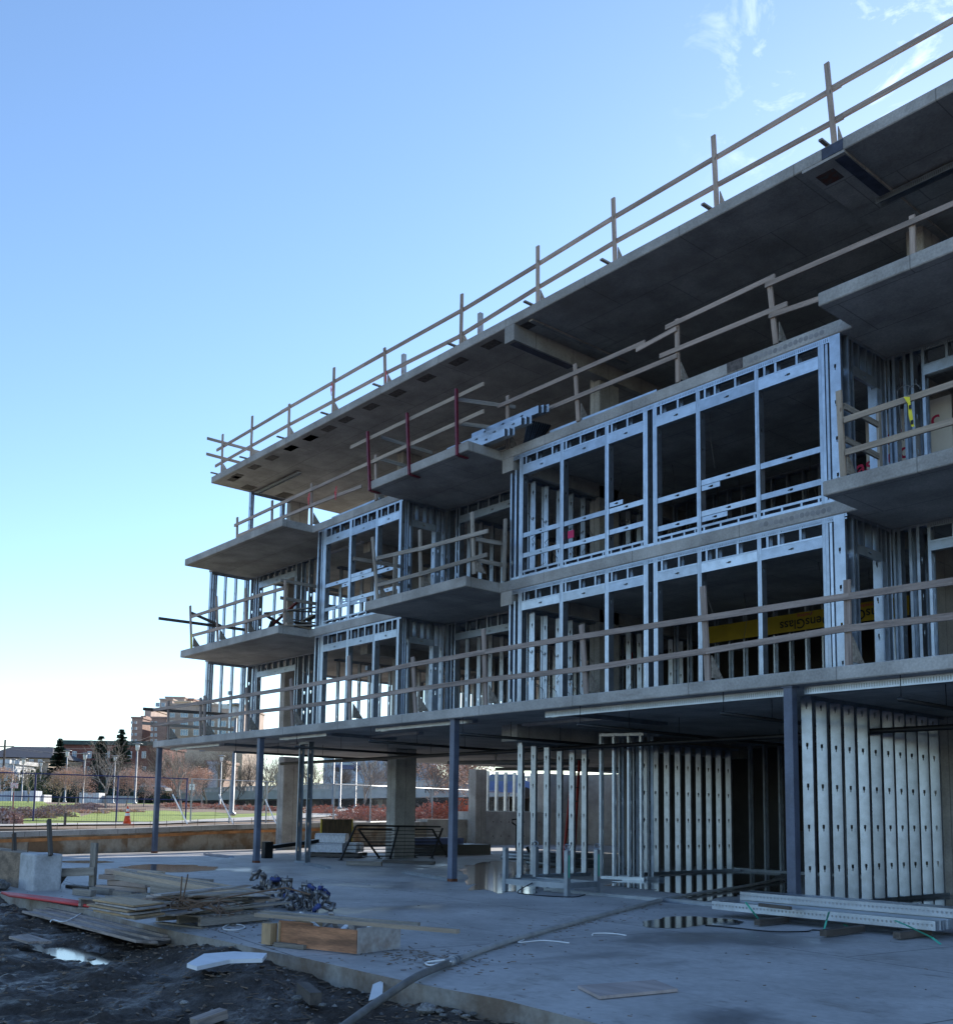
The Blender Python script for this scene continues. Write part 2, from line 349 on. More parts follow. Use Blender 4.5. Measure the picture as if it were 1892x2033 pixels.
# --- steel columns at the front
def steel_column(x, y=12.45, s=0.14, yaw=0.0):
    b = MB(); c = s/2
    b.box((-c, -c, 0), (c, c, 3.14)); me = b.mesh('steel_column', COLB)
    o = mobj('steel_column', me, Matrix.Translation((x, y, 0)) @ Matrix.Rotation(yaw, 4, 'Z'), B)
    bv = o.modifiers.new('bevel', 'BEVEL'); bv.width = 0.012; bv.segments = 2
    b = MB(); b.box((x-c-0.004, y-c-0.004, 0.0), (x+c+0.004, y+c+0.004, 0.055)); b.build('rusty_foot', RUST, o)
    b = MB(); b.box((x-c-0.02, y-c-0.02, 3.12), (x+c+0.02, y+c+0.02, 3.139)); b.build('cap_plate', COLB, o)
for x in (-29.3, -23.05, -15.27, -7.85): steel_column(x)
# --- stud walls
def wall(p, dv, depth, n, z0, z1, ts, m=GALV, wd=0.152, fl=0.042, hole0=0.3, flip=False, top=True, toph=0.06):
    """stud partition starting at p, running n metres along dv; studs at offsets ts; returns the track (its parent part)"""
    p = Vector(p); dv = Vector(dv); depth = Vector(depth); b = MB()
    def ch(za, sgn):
        o = Vector((0, 0, za-z0)); d = dv*n
        for A, C in ((Vector(), depth*wd), (Vector(), Z3*sgn*toph), (depth*wd, depth*wd+Z3*sgn*toph)):
            b.add([o+A, o+A+d, o+C+d, o+C], [(0, 1, 2, 3)])
    ch(z0+0.002, 1)
    base = Vector((p.x, p.y, z0))
    w_ = mobj('stud_wall', b.mesh('stud_wall', m), Matrix.Translation(base), B)
    b = MB(); ch(z1-0.002, -1); mobj('top_track', b.mesh('top_track', m), Matrix.Translation(base), w_)
    for t in ts:
        a = -dv if flip else dv
        stud('stud', base + dv*t + depth*0.003 + Z3*0.004, z1-z0-0.008, a, depth, w_, wd=wd-0.006, fl=fl, m=m, hole0=hole0)
    return w_
def post(x0, x1, Y, z0, z1, par, m=GALV, wd=0.15, hole0=0.3):
    f = (x1-x0)/2-0.001
    stud('stud', (x0, Y, z0), z1-z0, X3, Y3, par, wd=wd, fl=f, m=m, hole0=hole0)
    stud('stud', (x1, Y, z0), z1-z0, -X3, Y3, par, wd=wd, fl=f, m=m, hole0=hole0)
def hstud(name, x0, x1, Y, z0, h, par, m=GALV, fl=0.05, hole0=None):
    n = x1-x0
    stud(name, (x0, Y, z0), n, Y3, Z3, par, wd=h, fl=fl, m=m, hole0=n*0.5-0.05 if hole0 is None else hole0, upv=X3)
def bay(X0, X1, Y, z0, z1, posts, opens, hz, crip, rails=(), sill=False, slots=True, m=GALV):
    """front wall of a bay: tracks, box posts, headers over the openings, cripple studs, loose rails"""
    w_ = None
    for za, s in ((z0+0.003, 1), (z1-0.003, -1)):
        b = MB()
        for A, C in (((X0, Y+0.003, za), (X1, Y+0.15, za)), ((X0, Y+0.003, za), (X1, Y+0.003, za+s*0.05)), ((X0, Y+0.15, za), (X1, Y+0.15, za+s*0.05))):
            b.add([(A[0], A[1], A[2]), (C[0], A[1], A[2]), (C[0], C[1], C[2]), (A[0], C[1], C[2])], [(0, 1, 2, 3)])
        o_ = b.build('bay_wall' if w_ is None else 'top_track', m, B if w_ is None else w_)
        w_ = w_ or o_
    if slots:
        slotted('slotted_track', (X0, Y-0.004, z1-0.10), (X1, Y-0.004, z1-0.10), 0.095, m, w_)
    for p in posts: post(p[0], p[1], Y, z0+0.006, z1-0.006, w_, m)
    for (a, c) in opens:
        hstud('header', a+0.002, c-0.002, Y-0.002, hz[0], hz[1]-hz[0], w_, m)
        b = MB(); b.box((a+0.004, Y+0.03, hz[0]+0.01), (c-0.004, Y+0.14, hz[1]-0.01)); b.build('header_core', GALV2, w_)
        channel('cripple_track', (a+0.004, Y, hz[1]+0.003), (c-0.004, Y, hz[1]+0.003), 0.14, 0.03, m, w_, Y3, Z3)
        if sill:
            channel('sill_track', (a+0.004, Y+0.004, z0+0.155), (c-0.004, Y+0.004, z0+0.155), 0.14, 0.042, m, w_, Y3, -Z3)
            n = c-a
            for t in (0.06, n*0.36, n*0.68, n-0.05):
                b = MB(); b.box((a+t-0.018, Y+0.006, z0+0.055), (a+t+0.018, Y+0.12, z0+0.112)); b.build('sill_block', m, w_)
    for x in crip:
        stud('cripple', (x-0.02, Y+0.002, hz[1]+0.006), z1-hz[1]-0.012, X3, Y3, w_, wd=0.14, fl=0.042, m=m, hole0=9)
    for (a, c, zr, h) in rails: hstud('cross_rail', a, c, Y+0.012, zr, h, w_, m, fl=0.035)
    return w_
YB = 14.62
PA = [(-15.83, -15.71), (-14.57, -14.47), (-13.31, -13.21), (-12.32, -12.21), (-12.08, -11.98), (-11.06, -10.97), (-9.80, -9.72), (-8.57, -8.46)]
OA = [(-15.71, -14.57), (-14.47, -13.31), (-13.21, -12.32), (-11.98, -11.06), (-10.97, -9.80), (-9.72, -8.57)]
CA = [-15.62, -15.28, -14.81, -14.40, -13.99, -13.57, -13.13, -12.72, -11.88, -11.48, -10.86, -10.64, -10.20, -9.60, -9.38, -8.97]
ra = []
for (a, c), (u, v) in zip(OA, [(7.29, 6.84), (7.28, 6.80), (7.27, 6.84), (7.20, 6.65), (7.30, 6.72), (7.29, 6.74)]):
    ra += [(a+0.003, c-0.003, u, 0.10), (a+0.003, c-0.003, v, 0.10)]
ra += [(-13.2, -12.85, 7.40, 0.09), (-10.96, -10.56, 7.20, 0.09), (-10.96, -10.41, 6.62, 0.09)]
A3 = bay(-16.12, -8.17, YB, 6.40, 9.20, PA, OA, (8.71, 8.90), CA, ra, sill=True)
A2 = bay(-16.05, -8.13, YB, 3.33, 6.17, PA, OA, (5.68, 5.85), [-15.64]+CA[1:], slots=True)
for w_, z0, z1 in ((A3, 6.41, 9.19), (A2, 3.34, 6.16)):
    hi = z1-0.42 if w_ is A3 else z1-0.34                      # corner studs
    stud('corner_stud', (-16.12, YB, z0), hi-z0+0.06, X3, Y3, w_, fl=0.05); stud('corner_stud', (-15.92, YB, z0), hi-z0+0.1, -X3, Y3, w_, fl=0.05)
    stud('corner_stud', (-8.40, YB+0.01, z0), z1-z0, -X3, Y3, w_, fl=0.045)
    stud('corner_stud', (-8.36, YB-0.004, z0), z1-z0, Y3, X3, w_, wd=0.19, fl=0.05)   # web faces the street
PB = [(-23.90, -23.74), (-22.58, -22.47), (-21.34, -21.24), (-20.30, -20.20)]
OB = [(-23.74, -22.58), (-22.47, -21.34), (-21.24, -20.30)]
CB = [-23.5, -23.05, -22.36, -22.02, -21.72, -21.1, -20.8, -20.5]
rb = [(-23.73, -22.59, 7.48, 0.10), (-22.46, -21.35, 7.43, 0.11), (-21.23, -20.31, 7.44, 0.10), (-23.73, -22.59, 6.81, 0.09), (-22.46, -21.35, 6.91, 0.10), (-21.23, -20.31, 6.90, 0.1), (-22.9, -22.59, 7.36, 0.1), (-21.23, -20.95, 7.58, 0.1), (-22.95, -22.59, 6.93, 0.1), (-22.46, -21.7, 6.8, 0.1), (-22.46, -21.5, 7.55, 0.1)]
B3 = bay(-24.2, -20.17, YB, 6.40, 9.20, PB, OB, (8.71, 8.90), CB, rb, sill=True, slots=False)
B2 = bay(-24.15, -20.12, YB, 3.33, 6.17, PB, OB, (5.68, 5.84), CB, slots=False)
for w_, z0, z1 in ((B3, 6.41, 9.19), (B2, 3.34, 6.16)):
    stud('corner_stud', (-24.19, YB, z0), z1-z0, X3, Y3, w_, fl=0.06); stud('corner_stud', (-23.99, YB, z0), z1-z0, X3, Y3, w_, fl=0.06)
# recess back walls (Y = 16.05)
YR = 16.05
def recess(xs, opens, z0, z1, hz, X0, X1, crip, m=GALV):
    w_ = bay(X0, X1, YR, z0, z1, [], opens, hz, crip, slots=False, m=m)
    for i, x in enumerate(xs): stud('stud', (x, YR, z0+0.005), z1-z0-0.01, X3 if i % 2 == 0 else -X3, Y3, w_, fl=0.05, m=m)
    return w_
recess([-30.84, -30.58, -30.47, -30.24, -27.90, -27.78, -27.5, -27.0, -26.6], [(-30.24, -27.90)], 6.40, 9.20, (8.76, 8.93), -30.95, -24.2, [-30.0, -29.6, -29.2, -28.8, -28.4, -28.05])
recess([-30.84, -30.44, -30.30, -30.14, -27.70, -27.50, -27.2, -26.82, -26.57, -26.2], [(-30.14, -27.70)], 3.33, 6.17, (5.71, 5.86), -30.95, -24.2, [-29.9, -29.5, -29.1, -28.7, -28.3, -27.9])
recess([-20.15, -20.02, -19.78, -19.62, -17.1, -16.95, -16.6], [(-19.62, -17.1)], 6.40, 9.20, (8.74, 8.90), -20.2, -16.4, [-19.3, -18.9, -18.5, -18.1, -17.7, -17.3])
recess([-20.12, -20.0, -19.9, -19.72, -17.1, -16.95, -16.6], [(-19.72, -17.1)], 3.33, 6.17, (5.69, 5.83), -20.2, -16.4, [-19.3, -18.9, -18.5, -18.1, -17.7, -17.3])
for z0, z1, hz in ((6.40, 9.20, (8.68, 8.83)), (3.33, 6.17, (5.68, 5.82))):
    w_ = recess([-8.12, -7.98, -7.84, -7.66, -7.52, -4.9, -4.75, -3.5], [(-7.50, -4.9)], z0, z1, hz, -8.15, XR-0.2, [-7.1, -6.7, -6.3, -5.9, -5.5, -5.1])
    slotted('slotted_track', (-7.5, YR-0.004, z1-0.1), (XR-0.3, YR-0.004, z1-0.1), 0.095, GALV, w_)
    for i in range(4): stud('stud', (-8.0+0.05*i, YR+0.35+0.1*i, z0), z1-z0, X3, Y3, w_, fl=0.05)
# bay side walls with a narrow door opening (facing the balconies)
def side(X, z0, z1, hz, ys=(14.79, 14.9, 15.66, 15.82, 15.97)):
    w_ = wall((X, 14.78, 0), Y3, -X3, 1.25, z0, z1, [y-14.78 for y in ys])
    stud('header', (X+0.002, 14.9, hz[0]), 0.76, -X3, Z3, w_, wd=hz[1]-hz[0], fl=0.06, hole0=0.33, upv=Y3)
    for y in (15.1, 15.35, 15.55): stud('cripple', (X, y, hz[1]), z1-hz[1]-0.01, Y3, -X3, w_, wd=0.14, hole0=9)
    stud('jamb', (X+0.003, 15.68, z0+0.01), hz[0]-z0, -X3, Y3, w_, wd=0.15, fl=0.05)
for X in (-20.14, -8.12):
    side(X, 6.40, 9.20, (8.55, 8.72)); side(X, 3.33, 6.17, (5.55, 5.70))
# building end wall at the far left, open studs against the sky
for z0, z1 in ((6.40, 9.20), (3.33, 6.17)):
    w_ = wall((-31.02, 14.62, 0), Y3, X3, 1.42, z0, z1, [0.0, 0.09, 0.17, 0.52, 0.90, 1.27, 1.36])
    wall((-31.02, 16.3, 0), Y3, X3, 12.4, z0, z1, [0.1+2.44*i for i in range(6)] if z0 < 4 else [0.1+0.61*i for i in range(21)])
w_ = wall((-30.84, 15.85, 0), Y3, X3, 1.55, 9.42, 12.20, [0.0, 0.08, 1.2, 1.28])
# tracks already fixed to the roof soffit
channel('soffit_track', at(zm(390, 830, 7.4)(850, 1090), Z=12.15), at(zm(390, 830, 7.4)(1480, 785), Z=12.15), 0.15, 0.05, GALV2, roof, Y3, -Z3)
channel('soffit_track', (-29.4, 20, 12.15), (-26.0, 20, 12.15), 0.15, 0.05, GALV2, roof, Y3, -Z3)
channel('soffit_track', (-8.2, 16.02, 12.13), (XR-0.5, 16.02, 12.13), 0.15, 0.08, GALV2, roof, Y3, -Z3)
slotted('slotted_track', (-8.2, 16.0, 12.04), (XR-0.5, 16.0, 12.04), 0.11, GALV, roof)
channel('soffit_track', (-24.5, 19.2, 12.15), (-21.5, 19.2, 12.15), 0.15, 0.05, GALV2, roof, Y3, -Z3)
# tracks on the podium soffit
for xa, xb in ((-12.9, -7.98), (-7.72, XR-0.5)):
    slotted('slotted_track', (xa, 12.60, 3.03), (xb, 12.60, 3.03), 0.108, GALV, slab2)
    channel('soffit_track', (xa, 12.605, 3.136), (xb, 12.605, 3.136), 0.15, 0.1, GALV2, slab2, Y3, -Z3)
for xa, xb in ((-18.28, -15.0), (-22.5, -20.29), (-29.0, -25.8)):
    channel('soffit_track', (xa, 12.66, 3.136), (xb, 12.66, 3.136), 0.15, 0.07, GALV, slab2, Y3, -Z3)
for xa, xb, ya in ((-20.3, -18.2, 13.78), (-26.2, -23.4, 13.7), (-14.9, -12.6, 13.9)):
    channel('soffit_track', (xa, ya, 3.136), (xb, ya, 3.136), 0.15, 0.06, GALV2, slab2, Y3, -Z3)
for xx, ya, yb in ((-25.8, 12.8, 15.2), (-20.3, 12.8, 14.6), (-12.7, 12.8, 15.6)):
    channel('soffit_track', (xx, ya, 3.136), (xx, yb, 3.136), 0.15, 0.06, GALV2, slab2, X3, -Z3)
# --- interior partitions and solid walls, upper floors
for z0, z1 in ((6.40, 9.20), (3.33, 6.17)):
    zt = z1-0.31
    wall((-16.28, 15.3, 0), Y3, X3, 6.6, z0, zt, [0.1+0.406*i for i in range(16)])
    wall((-20.35, 16.4, 0), Y3, X3, 6.0, z0, z1, [0.1+0.406*i for i in range(15)])
    wall((-24.25, 18.4, 0), Y3, X3, 7.0, z0, zt, [0.2+0.406*i for i in range(17)])
    wall((-19.6, 20.2, 0), X3, Y3, 3.2, z0, z1, [0.1+0.406*i for i in range(8)])
    wall((-23.9, 20.6, 0), X3, Y3, 3.4, z0, z1, [0.1+0.406*i for i in range(8)])
    wall((-27.4, 17.3, 0), Y3, X3, 9.8, z0, z1, [0.1+0.406*i for i in range(24)])
    wall((-30.4, 22.5, 0), X3, Y3, 5.6, z0, z1, [0.1+0.61*i for i in range(9)])
    wall((-15.9, 19.9, 0), X3, Y3, 7.4, z0, z1, [0.1+0.406*i for i in range(18)])
for z0, z1 in ((3.33, 6.17), (6.40, 9.20), (9.42, 12.20)):
    boxo('added_core_wall', (-20.6, 23.2, z0), (XR, 23.4, z1), SHADEB, B)  # added to shut out light from behind so the rooms stay dark
    boxo('added_core_wall', (-20.8, 23.2, z0), (-20.602, 28.9, z1), SHADEB, B)
    boxo('added_end_wall', (XR-0.2, 16.3, z0), (XR, 23.198, z1), SHADEB, B)  # added out of view at the right to close the rooms to light
# yellow sheathing strip with its printing upside-down, second floor
ysh = boxo('sheathing_strip', (-14.8, 19.78, 5.46), (-9.7, 19.80, 5.86), YEL, B)
def lettering(txt, size, M, m, parent, name='lettering'):
    c = bpy.data.curves.new(name, 'FONT'); c.body = txt; c.size = size; c.align_x = 'CENTER'; c.align_y = 'CENTER'; c.offset = size*0.012
    t = bpy.data.objects.new(name, c); col.objects.link(t)
    dg = bpy.context.evaluated_depsgraph_get(); me = bpy.data.meshes.new_from_object(t.evaluated_get(dg))
    bpy.data.objects.remove(t); me.materials.clear(); me.materials.append(m)
    return mobj(name, me, M, parent)
INK = mat('black_print', (0.02, 0.02, 0.02), 0.8); INKR = mat('red_print', (0.45, 0.02, 0.08), 0.8)
def facing(p, nrm, rot=0.0):                       # letters stand upright on a wall whose face looks along nrm
    n = Vector(nrm).normalized(); x = Z3.cross(n).normalized(); y = n.cross(x)
    M = Matrix(((x.x, y.x, n.x, p[0]), (x.y, y.y, n.y, p[1]), (x.z, y.z, n.z, p[2]), (0, 0, 0, 1)))
    return M @ Matrix.Rotation(rot, 4, 'Z')
for px in ((1598, 1240), (1718, 1225)):
    p = at(px, Y=19.775)
    lettering('DensGlass', 0.30, facing((p.x, 19.776, 5.62), (0, -1, 0), pi), INK, ysh)
    lettering('sheathing', 0.10, facing((p.x, 19.776, 5.79), (0, -1, 0), pi), INKR, ysh)
# gypsum boards leaning just inside the right-hand recess, red printing
for z0, yy in ((6.40, 17.3),):
    for k, (x0, x1, zt) in enumerate(((-9.2, -7.6, 8.75), (-7.3, -5.2, 8.5))):
        gb = boxo('gypsum_board', (x0, yy+0.3*k, z0+1.35-0.1*k), (x1, yy+0.3*k+0.016, zt), GYP, B)
        lettering('asRoc', 0.42, facing(((x0+x1)/2+0.1, yy+0.3*k-0.004, zt-0.42), (0, -1, 0), 0.12), INKR, gb)
        lettering('asRoc', 0.42, facing(((x0+x1)/2-0.5, yy+0.3*k-0.004, zt-0.85), (0, -1, 0), 0.12), INKR, gb)
# --- ground floor partitions
wall((-8.2, 13.56, 0), Y3, -X3, 4.3, 0.0, 3.14, [0.02+0.406*i for i in range(11)], wd=0.18, fl=0.06, hole0=0.5)
wall((-15.35, 14.32, 0), Y3, -X3, 2.1, 0.0, 2.80, [0.02+0.385*i for i in range(6)], wd=0.15, fl=0.06, hole0=0.62)
wall((-15.0, 17.6, 0), Y3, X3, 3.6, 0.0, 3.0, [0.1+0.395*i for i in range(9)], wd=0.16, fl=0.06, hole0=0.55)
wall((-15.2, 21.3, 0), X3, Y3, 7.0, 0.0, 3.14, [0.55+0.42*i for i in range(15)], wd=0.152, fl=0.05, m=GALV2)
# small chase of studs in front of the partition
w_ = wall((-14.45, 15.7, 0), (X3*0.55+Y3*0.25).normalized(), (Y3*0.9-X3*0.2).normalized(), 0.95, 0.0, 3.02, [0.0, 0.28, 0.6, 0.86])
wall((-14.5, 16.35, 0), X3, Y3, 1.1, 0.0, 3.02, [0.0, 0.4, 0.8])
wall((-22.62, 13.3, 0), X3, Y3, 0.5, 0.0, 3.06, [0.02, 0.46], m=GALV2)
boxo('added_core_wall', (-16.898, 23.0, 0), (XR, 23.2, 3.14), SHADEB, B)  # added behind the partitions, its dark colour giving the shade there
boxo('added_core_wall', (-17.2, 19.4, 0), (-16.9, 26.8, 3.14), mat('dull_grey_block', (0.16, 0.155, 0.15), 0.9, nscale=1.0, namt=0.25), B)
boxo('added_end_wall', (XR-0.2, 13.2, 0), (XR, 22.998, 3.14), SHADEB, B)  # added out of view to keep side light off the ground floor
# bottom tracks lying fixed to the floor
for p, q in (((-21.9, 13.1), (-19.9, 12.5)), ((-17.7, 13.05), (-15.3, 12.35)), ((-12.6, 12.3), (-8.1, 12.35)), ((-14.9, 13.4), (-12.5, 12.8)), ((-27.6, 13.2), (-25.6, 13.0))):
    channel('floor_track', (*p, 0.004), (*q, 0.004), 0.15, 0.05, GALV, B, Y3, Z3)
# --- sprinkler pipes under the podium
def pipe(name, pts, r, m, parent):
    b = MB(); b.tube(pts, r, 8); return b.build(name, m, parent, smooth=True)
main = pipe('sprinkler_pipe', [(-27.2, 15.4, 2.72), (XR-1, 15.4, 2.72)], 0.045, BLK, B)
for x, yb in ((-24.2, 17.6), (-21.1, 16.6), (-18.0, 16.9), (-14.9, 17.2), (-11.8, 18.5), (-8.9, 17.0), (-6.2, 17)):
    br = pipe('sprinkler_branch', [(x, 12.3, 2.82), (x, yb, 2.82)], 0.03, BLK, B)
    for y in (12.35, 13.6, 15.0, yb-0.2):
        pipe('pipe_hanger', [(x, y, 2.84), (x, y, 3.14)], 0.006, BLK, br)
for pts in ([(-20.6, 16.6, 2.62), (-16.9, 18.0, 2.62)], [(-19.4, 17.2, 2.9), (-19.4, 17.2, 2.6), (-17.2, 18.3, 2.58)], [(-22, 19.5, 2.6), (-17.3, 21, 2.55)]):
    pipe('drain_pipe', pts, 0.05, mat('grey_pvc', (0.22, 0.21, 0.2), 0.5), B)
# wires and boxes hung in the upper floor studs
def sag(a, b, drop, n=10):
    a, b = Vector(a), Vector(b); return [a.lerp(b, i/n) - Z3*drop*4*(i/n)*(1-i/n) for i in range(n+1)]
CAB = mat('cable', (0.12, 0.115, 0.11), 0.5)
rw = random.Random(3)
for i in range(22):
    x = rw.uniform(-15.6, -8.8); y = rw.uniform(15.2, 19.6); z0, z1 = rw.choice(((3.33, 6.17), (6.4, 9.2)))
    pipe('hanging_wire', [(x, y, z1), (x+rw.uniform(-.1, .1), y, z1-0.5), (x+rw.uniform(-.25, .25), y, z1-rw.uniform(.9, 1.6))], 0.006, CAB, B)
for z0 in (3.33, 6.4):
    for i in range(9):
        y = 15.4+0.406*i; pipe('wiring_loop', [(-16.1+0.16*sin(t*0.7), y+0.2*sin(t*1.3), z0+0.4+t*0.16) for t in range(9)], 0.007, CAB, B)
for (x, y, z_) in ((-23.0, 15.6, 5.2), (-22.4, 16.2, 4.0), (-31.0, 15.5, 5.15), (-16.2, 16.6, 4.4), (-16.2, 17.0, 7.3), (-12, 19.85, 4.2), (-7.0, 17.0, 4.6)):
    boxo('junction_box', (x-0.06, y-0.03, z_), (x+0.06, y+0.05, z_+0.12), GALV2, B)
boxo('red_box', at((1248, 1303), Y=19.6)-Vector((0.05, 0, 0.1)), at((1248, 1303), Y=19.6)+Vector((0.05, 0.1, 0.1)), REDT, B)
boxo('pink_flag', (-14.42, 14.70, 7.02), (-14.25, 14.715, 7.18), mat('pink_flag_paint', (0.6, 0.03, 0.12), 0.7), A3)
# ================================================================== timber guard rails
rg = random.Random(11)
def gusset(p, sgn, par, m=PLY, n=0.3, h=0.34, d=None):
    """triangular plywood bracket behind a post, lying in the plane away from the edge"""
    d = Vector(d or (0, 1, 0)); p = Vector(p); s = d.cross(Z3)*0.009; b = MB()
    t = [p+d*0.02, p+d*n, p+d*0.02+Z3*h]
    b.add([v-s for v in t]+[v+s for v in t], [(0, 1, 2), (5, 4, 3), (0, 3, 4, 1), (1, 4, 5, 2), (2, 5, 3, 0)])
    b.build('gusset', m, par)
def guard(label, Y, zb, posts, boards, wood=WOOD, gus=True, foot=False, red=False, proud=0.042, gm=WOODG):
    """posts: (foot pixel, top pixel); boards: (start pixel, end pixel), all in the plane Y"""
    ps = [(at(a, Y=Y), at(b, Y=Y)) for a, b in posts]
    root = thing('guard_rail', (sum(p.x for p, _ in ps)/len(ps), Y, zb), label, 'guard rail', 'guard rails along the slab edges')
    for i, (a, t) in enumerate(ps):
        a = Vector((a.x, Y, zb)); t = Vector((t.x, Y+rg.uniform(-.01, .01), t.z))
        if red:
            a.z = zb-0.26; a.y = t.y = Y-0.04
            o = bar('post', a, t, 0.06, 0.06, REDP, root, z=Y3)
            b = MB(); b.box((a.x-0.04, a.y+0.04, a.z-0.012), (a.x+0.04, a.y+0.3, a.z+0.012)); b.build('clamp_jaw', REDP, o)
            b = MB(); b.box((a.x-0.04, a.y+0.04, zb+0.006), (a.x+0.04, a.y+0.22, zb+0.03)); b.build('clamp_jaw', REDP, o)
        else:
            bar('post', a, t, 0.09, 0.04, wood, root, z=Y3)
            if gus: gusset((a.x+0.055, Y, zb+0.045), 1, root, gm)
            if foot: bar('foot_plate', (a.x-0.055, Y-0.36, zb+0.022), (a.x-0.055, Y+0.4, zb+0.022), 0.07, 0.035, WOODG, root)
    for k, (p, q) in enumerate(boards):
        p, q = at(p, Y=Y-proud), at(q, Y=Y-proud)
        dy = 0.0015*(k % 3)
        bar('rail', p-Y3*dy, q-Y3*dy, 0.038, 0.092, wood, root)
    return root
def ribbon(par, p, n=2):
    p = Vector(p)
    for k in range(n):
        b = MB(); a = p+Vector((0.02*k, -0.07, 0)); w_ = 0.02; pts = [a, a+Vector((0.05*(-1)**k, -0.02, -0.14)), a+Vector((0.02, -0.03, -0.3-0.1*k))]
        for i in range(2): b.add([pts[i]-X3*w_, pts[i]+X3*w_, pts[i+1]+X3*w_*0.7, pts[i+1]-X3*w_*0.7], [(0, 1, 2, 3)])
        b.build('ribbon', REDT, par)
za, zb_, zc, zd = zm(390, 830, 7.4), zm(560, 560, 3.7), zm(1020, 230, 3.7), zm(1500, 0, 3.551)
rr = guard('long wooden guard rail along the front edge of the roof, against the sky', 14.62, 12.42,
    [(za(372, 790), za(388, 235)), (za(800, 570), (501, 826)), (zb_(48, 1130), zb_(52, 895)), (zb_(374, 965), zb_(383, 628)), (zb_(760, 755), zb_(753, 482)),
     (zb_(1313, 455), zb_(1321, 85)), (zc(177, 1350), zc(178, 957)), (zc(745, 1040), zc(730, 602)), (zc(1492, 640), zc(1465, 142)), (zd(558, 990), zd(500, 440)), ((1960, 60), (1960, -130))],
    [(za(300, 472), zb_(48, 925)), (zb_(-8, 955), zb_(760, 517)), (zb_(610, 603), zb_(1320, 207)), (zb_(1318, 210), zc(178, 1090)), (zc(160, 1100), zc(735, 745)), (zc(715, 757), zc(1470, 312)), (zc(1455, 322), zd(605, 590)), (zd(500, 642), (1960, 1)),
     (za(280, 706), zb_(48, 1050)), (zb_(30, 1060), zb_(755, 672)), (zb_(740, 680), zb_(1313, 393)), (zb_(1300, 398), zc(177, 1260)), (zc(165, 1268), zc(740, 927)), (zc(725, 935), zc(1485, 512)), (zc(1470, 520), zd(620, 818)), (zd(530, 860), (1960, 68))],
    foot=True, proud=-0.042, gus=True)
ribbon(rr, at(zb_(383, 745), Y=14.6)); ribbon(rr, at(zb_(778, 660), Y=14.6), 1)
for p in ((895, 690, 530), (1457, 385, 228)):
    a = at(zb_(p[0], p[1]), Y=14.9); t = at(zb_(p[0], p[2]), Y=14.9)
    bar('short_post', (a.x, 14.9, 12.42), t, 0.1, 0.1, mat('grey_primed_post', (0.3, 0.33, 0.37), 0.6), rr)
er = thing('guard_rail', (-30.8, 15.2, 12.42), 'two boards crossing the roof corner at the far left end', 'guard rail', 'guard rails along the slab edges')
bar('rail', (-30.8, 14.2, 13.68), (-30.8, 19.0, 13.68), 0.038, 0.092, WOODG, er); bar('rail', (-30.8, 14.2, 13.14), (-30.8, 19.0, 13.12), 0.038, 0.092, WOOD, er)
for y in (16.4, 18.6): bar('post', (-30.76, y, 12.42), (-30.76, y, 13.8), 0.09, 0.04, WOOD, er, z=X3)
# fourth floor, open edge
zq, zw, ze = zm(680, 720, 4.868), zm(1080, 500, 3.0833), zm(1592, 380, 6.167)
g4 = guard('wooden guard rail on the upper left balcony, beside the smaller bay', 14.6, 9.42,
    [(za(605, 1735), za(603, 1460)), (za(1115, 1520), za(1118, 1210)), (za(1690, 1560), za(1690, 960)), (zq(325, 1290), zq(320, 890))],
    [(za(560, 1580), za(1770, 1010)), (za(1700, 1050), zq(640, 800)), (za(600, 1735), za(1760, 1258)), (za(1740, 1262), zq(185, 1195))])
ribbon(g4, at(za(1690, 1100), Y=14.6)); ribbon(g4, at(zq(-40, 1200), Y=14.6))
gr = guard('guard rail on red clamp-on steel posts around the upper middle balcony', 13.62, 9.42,
    [(zq(278, 1250), zq(255, 670)), (zq(660, 1080), zq(637, 490)), (zq(1122, 900), zq(1112, 255))],
    [(zq(80, 820), zq(1365, 205)), (zq(75, 1055), zq(1365, 470))], red=True, wood=WOODP, proud=-0.02)
for zz in (10.0, 10.55):
    bar('rail', (-16.95, 13.7, zz), (-16.3, 14.9, zz-0.05), 0.038, 0.092, WOODG, gr); bar('rail', (-20.0, 13.8, zz), (-20.0, 15.4, zz), 0.038, 0.092, WOODG, gr)
g4b = guard('wooden guard rail above the wide bay, under the roof slab', 14.6, 9.42,
    [(zq(1595, 800), zq(1595, 320)), (zw(210, 1020), zw(190, 685)), (zw(820, 785), zw(815, 410)), (zw(1420, 550), zw(1385, 215)), (ze(1360, 900), ze(1350, 290))],
    [(zq(1500, 425), zw(620, 552)), (zw(565, 602), zw(810, 470)), (zw(745, 465), zw(1415, 148)), (zw(1355, 205), (1960, 375)), (zq(1515, 640), zw(815, 635)), (zw(710, 640), zw(1490, 318)), (zw(1378, 392), (1960, 480))])
# third floor balconies
zl, zx = zm(300, 1150, 4.625), zm(600, 950, 3.977)
g3 = guard('wooden guard rail on the lower left balcony with a long bar sticking out', 13.65, 6.40,
    [(zl(370, 645), zl(362, 245)), (zl(612, 580), zl(602, 160)), (zl(875, 515), zl(870, 85)), (zl(1220, 440), zl(1235, 10))],
    [(zl(372, 345), zl(880, 182)), (zl(860, 190), zl(1215, 85)), (zl(380, 518), zl(890, 385)), (zl(870, 390), zl(1225, 285))])
bar('brace', at(zl(70, 360), X=-30.7), at(zl(860, 465), X=-30.7), 0.05, 0.09, WOODD, g3); bar('brace', at(zl(370, 310), X=-30.66), at(zl(640, 430), X=-30.66), 0.04, 0.09, WOODD, g3)
for zz in (7.2, 7.7): bar('rail', (-24.6, 13.72, zz), (-24.6, 15.6, zz), 0.038, 0.092, WOODG, g3)
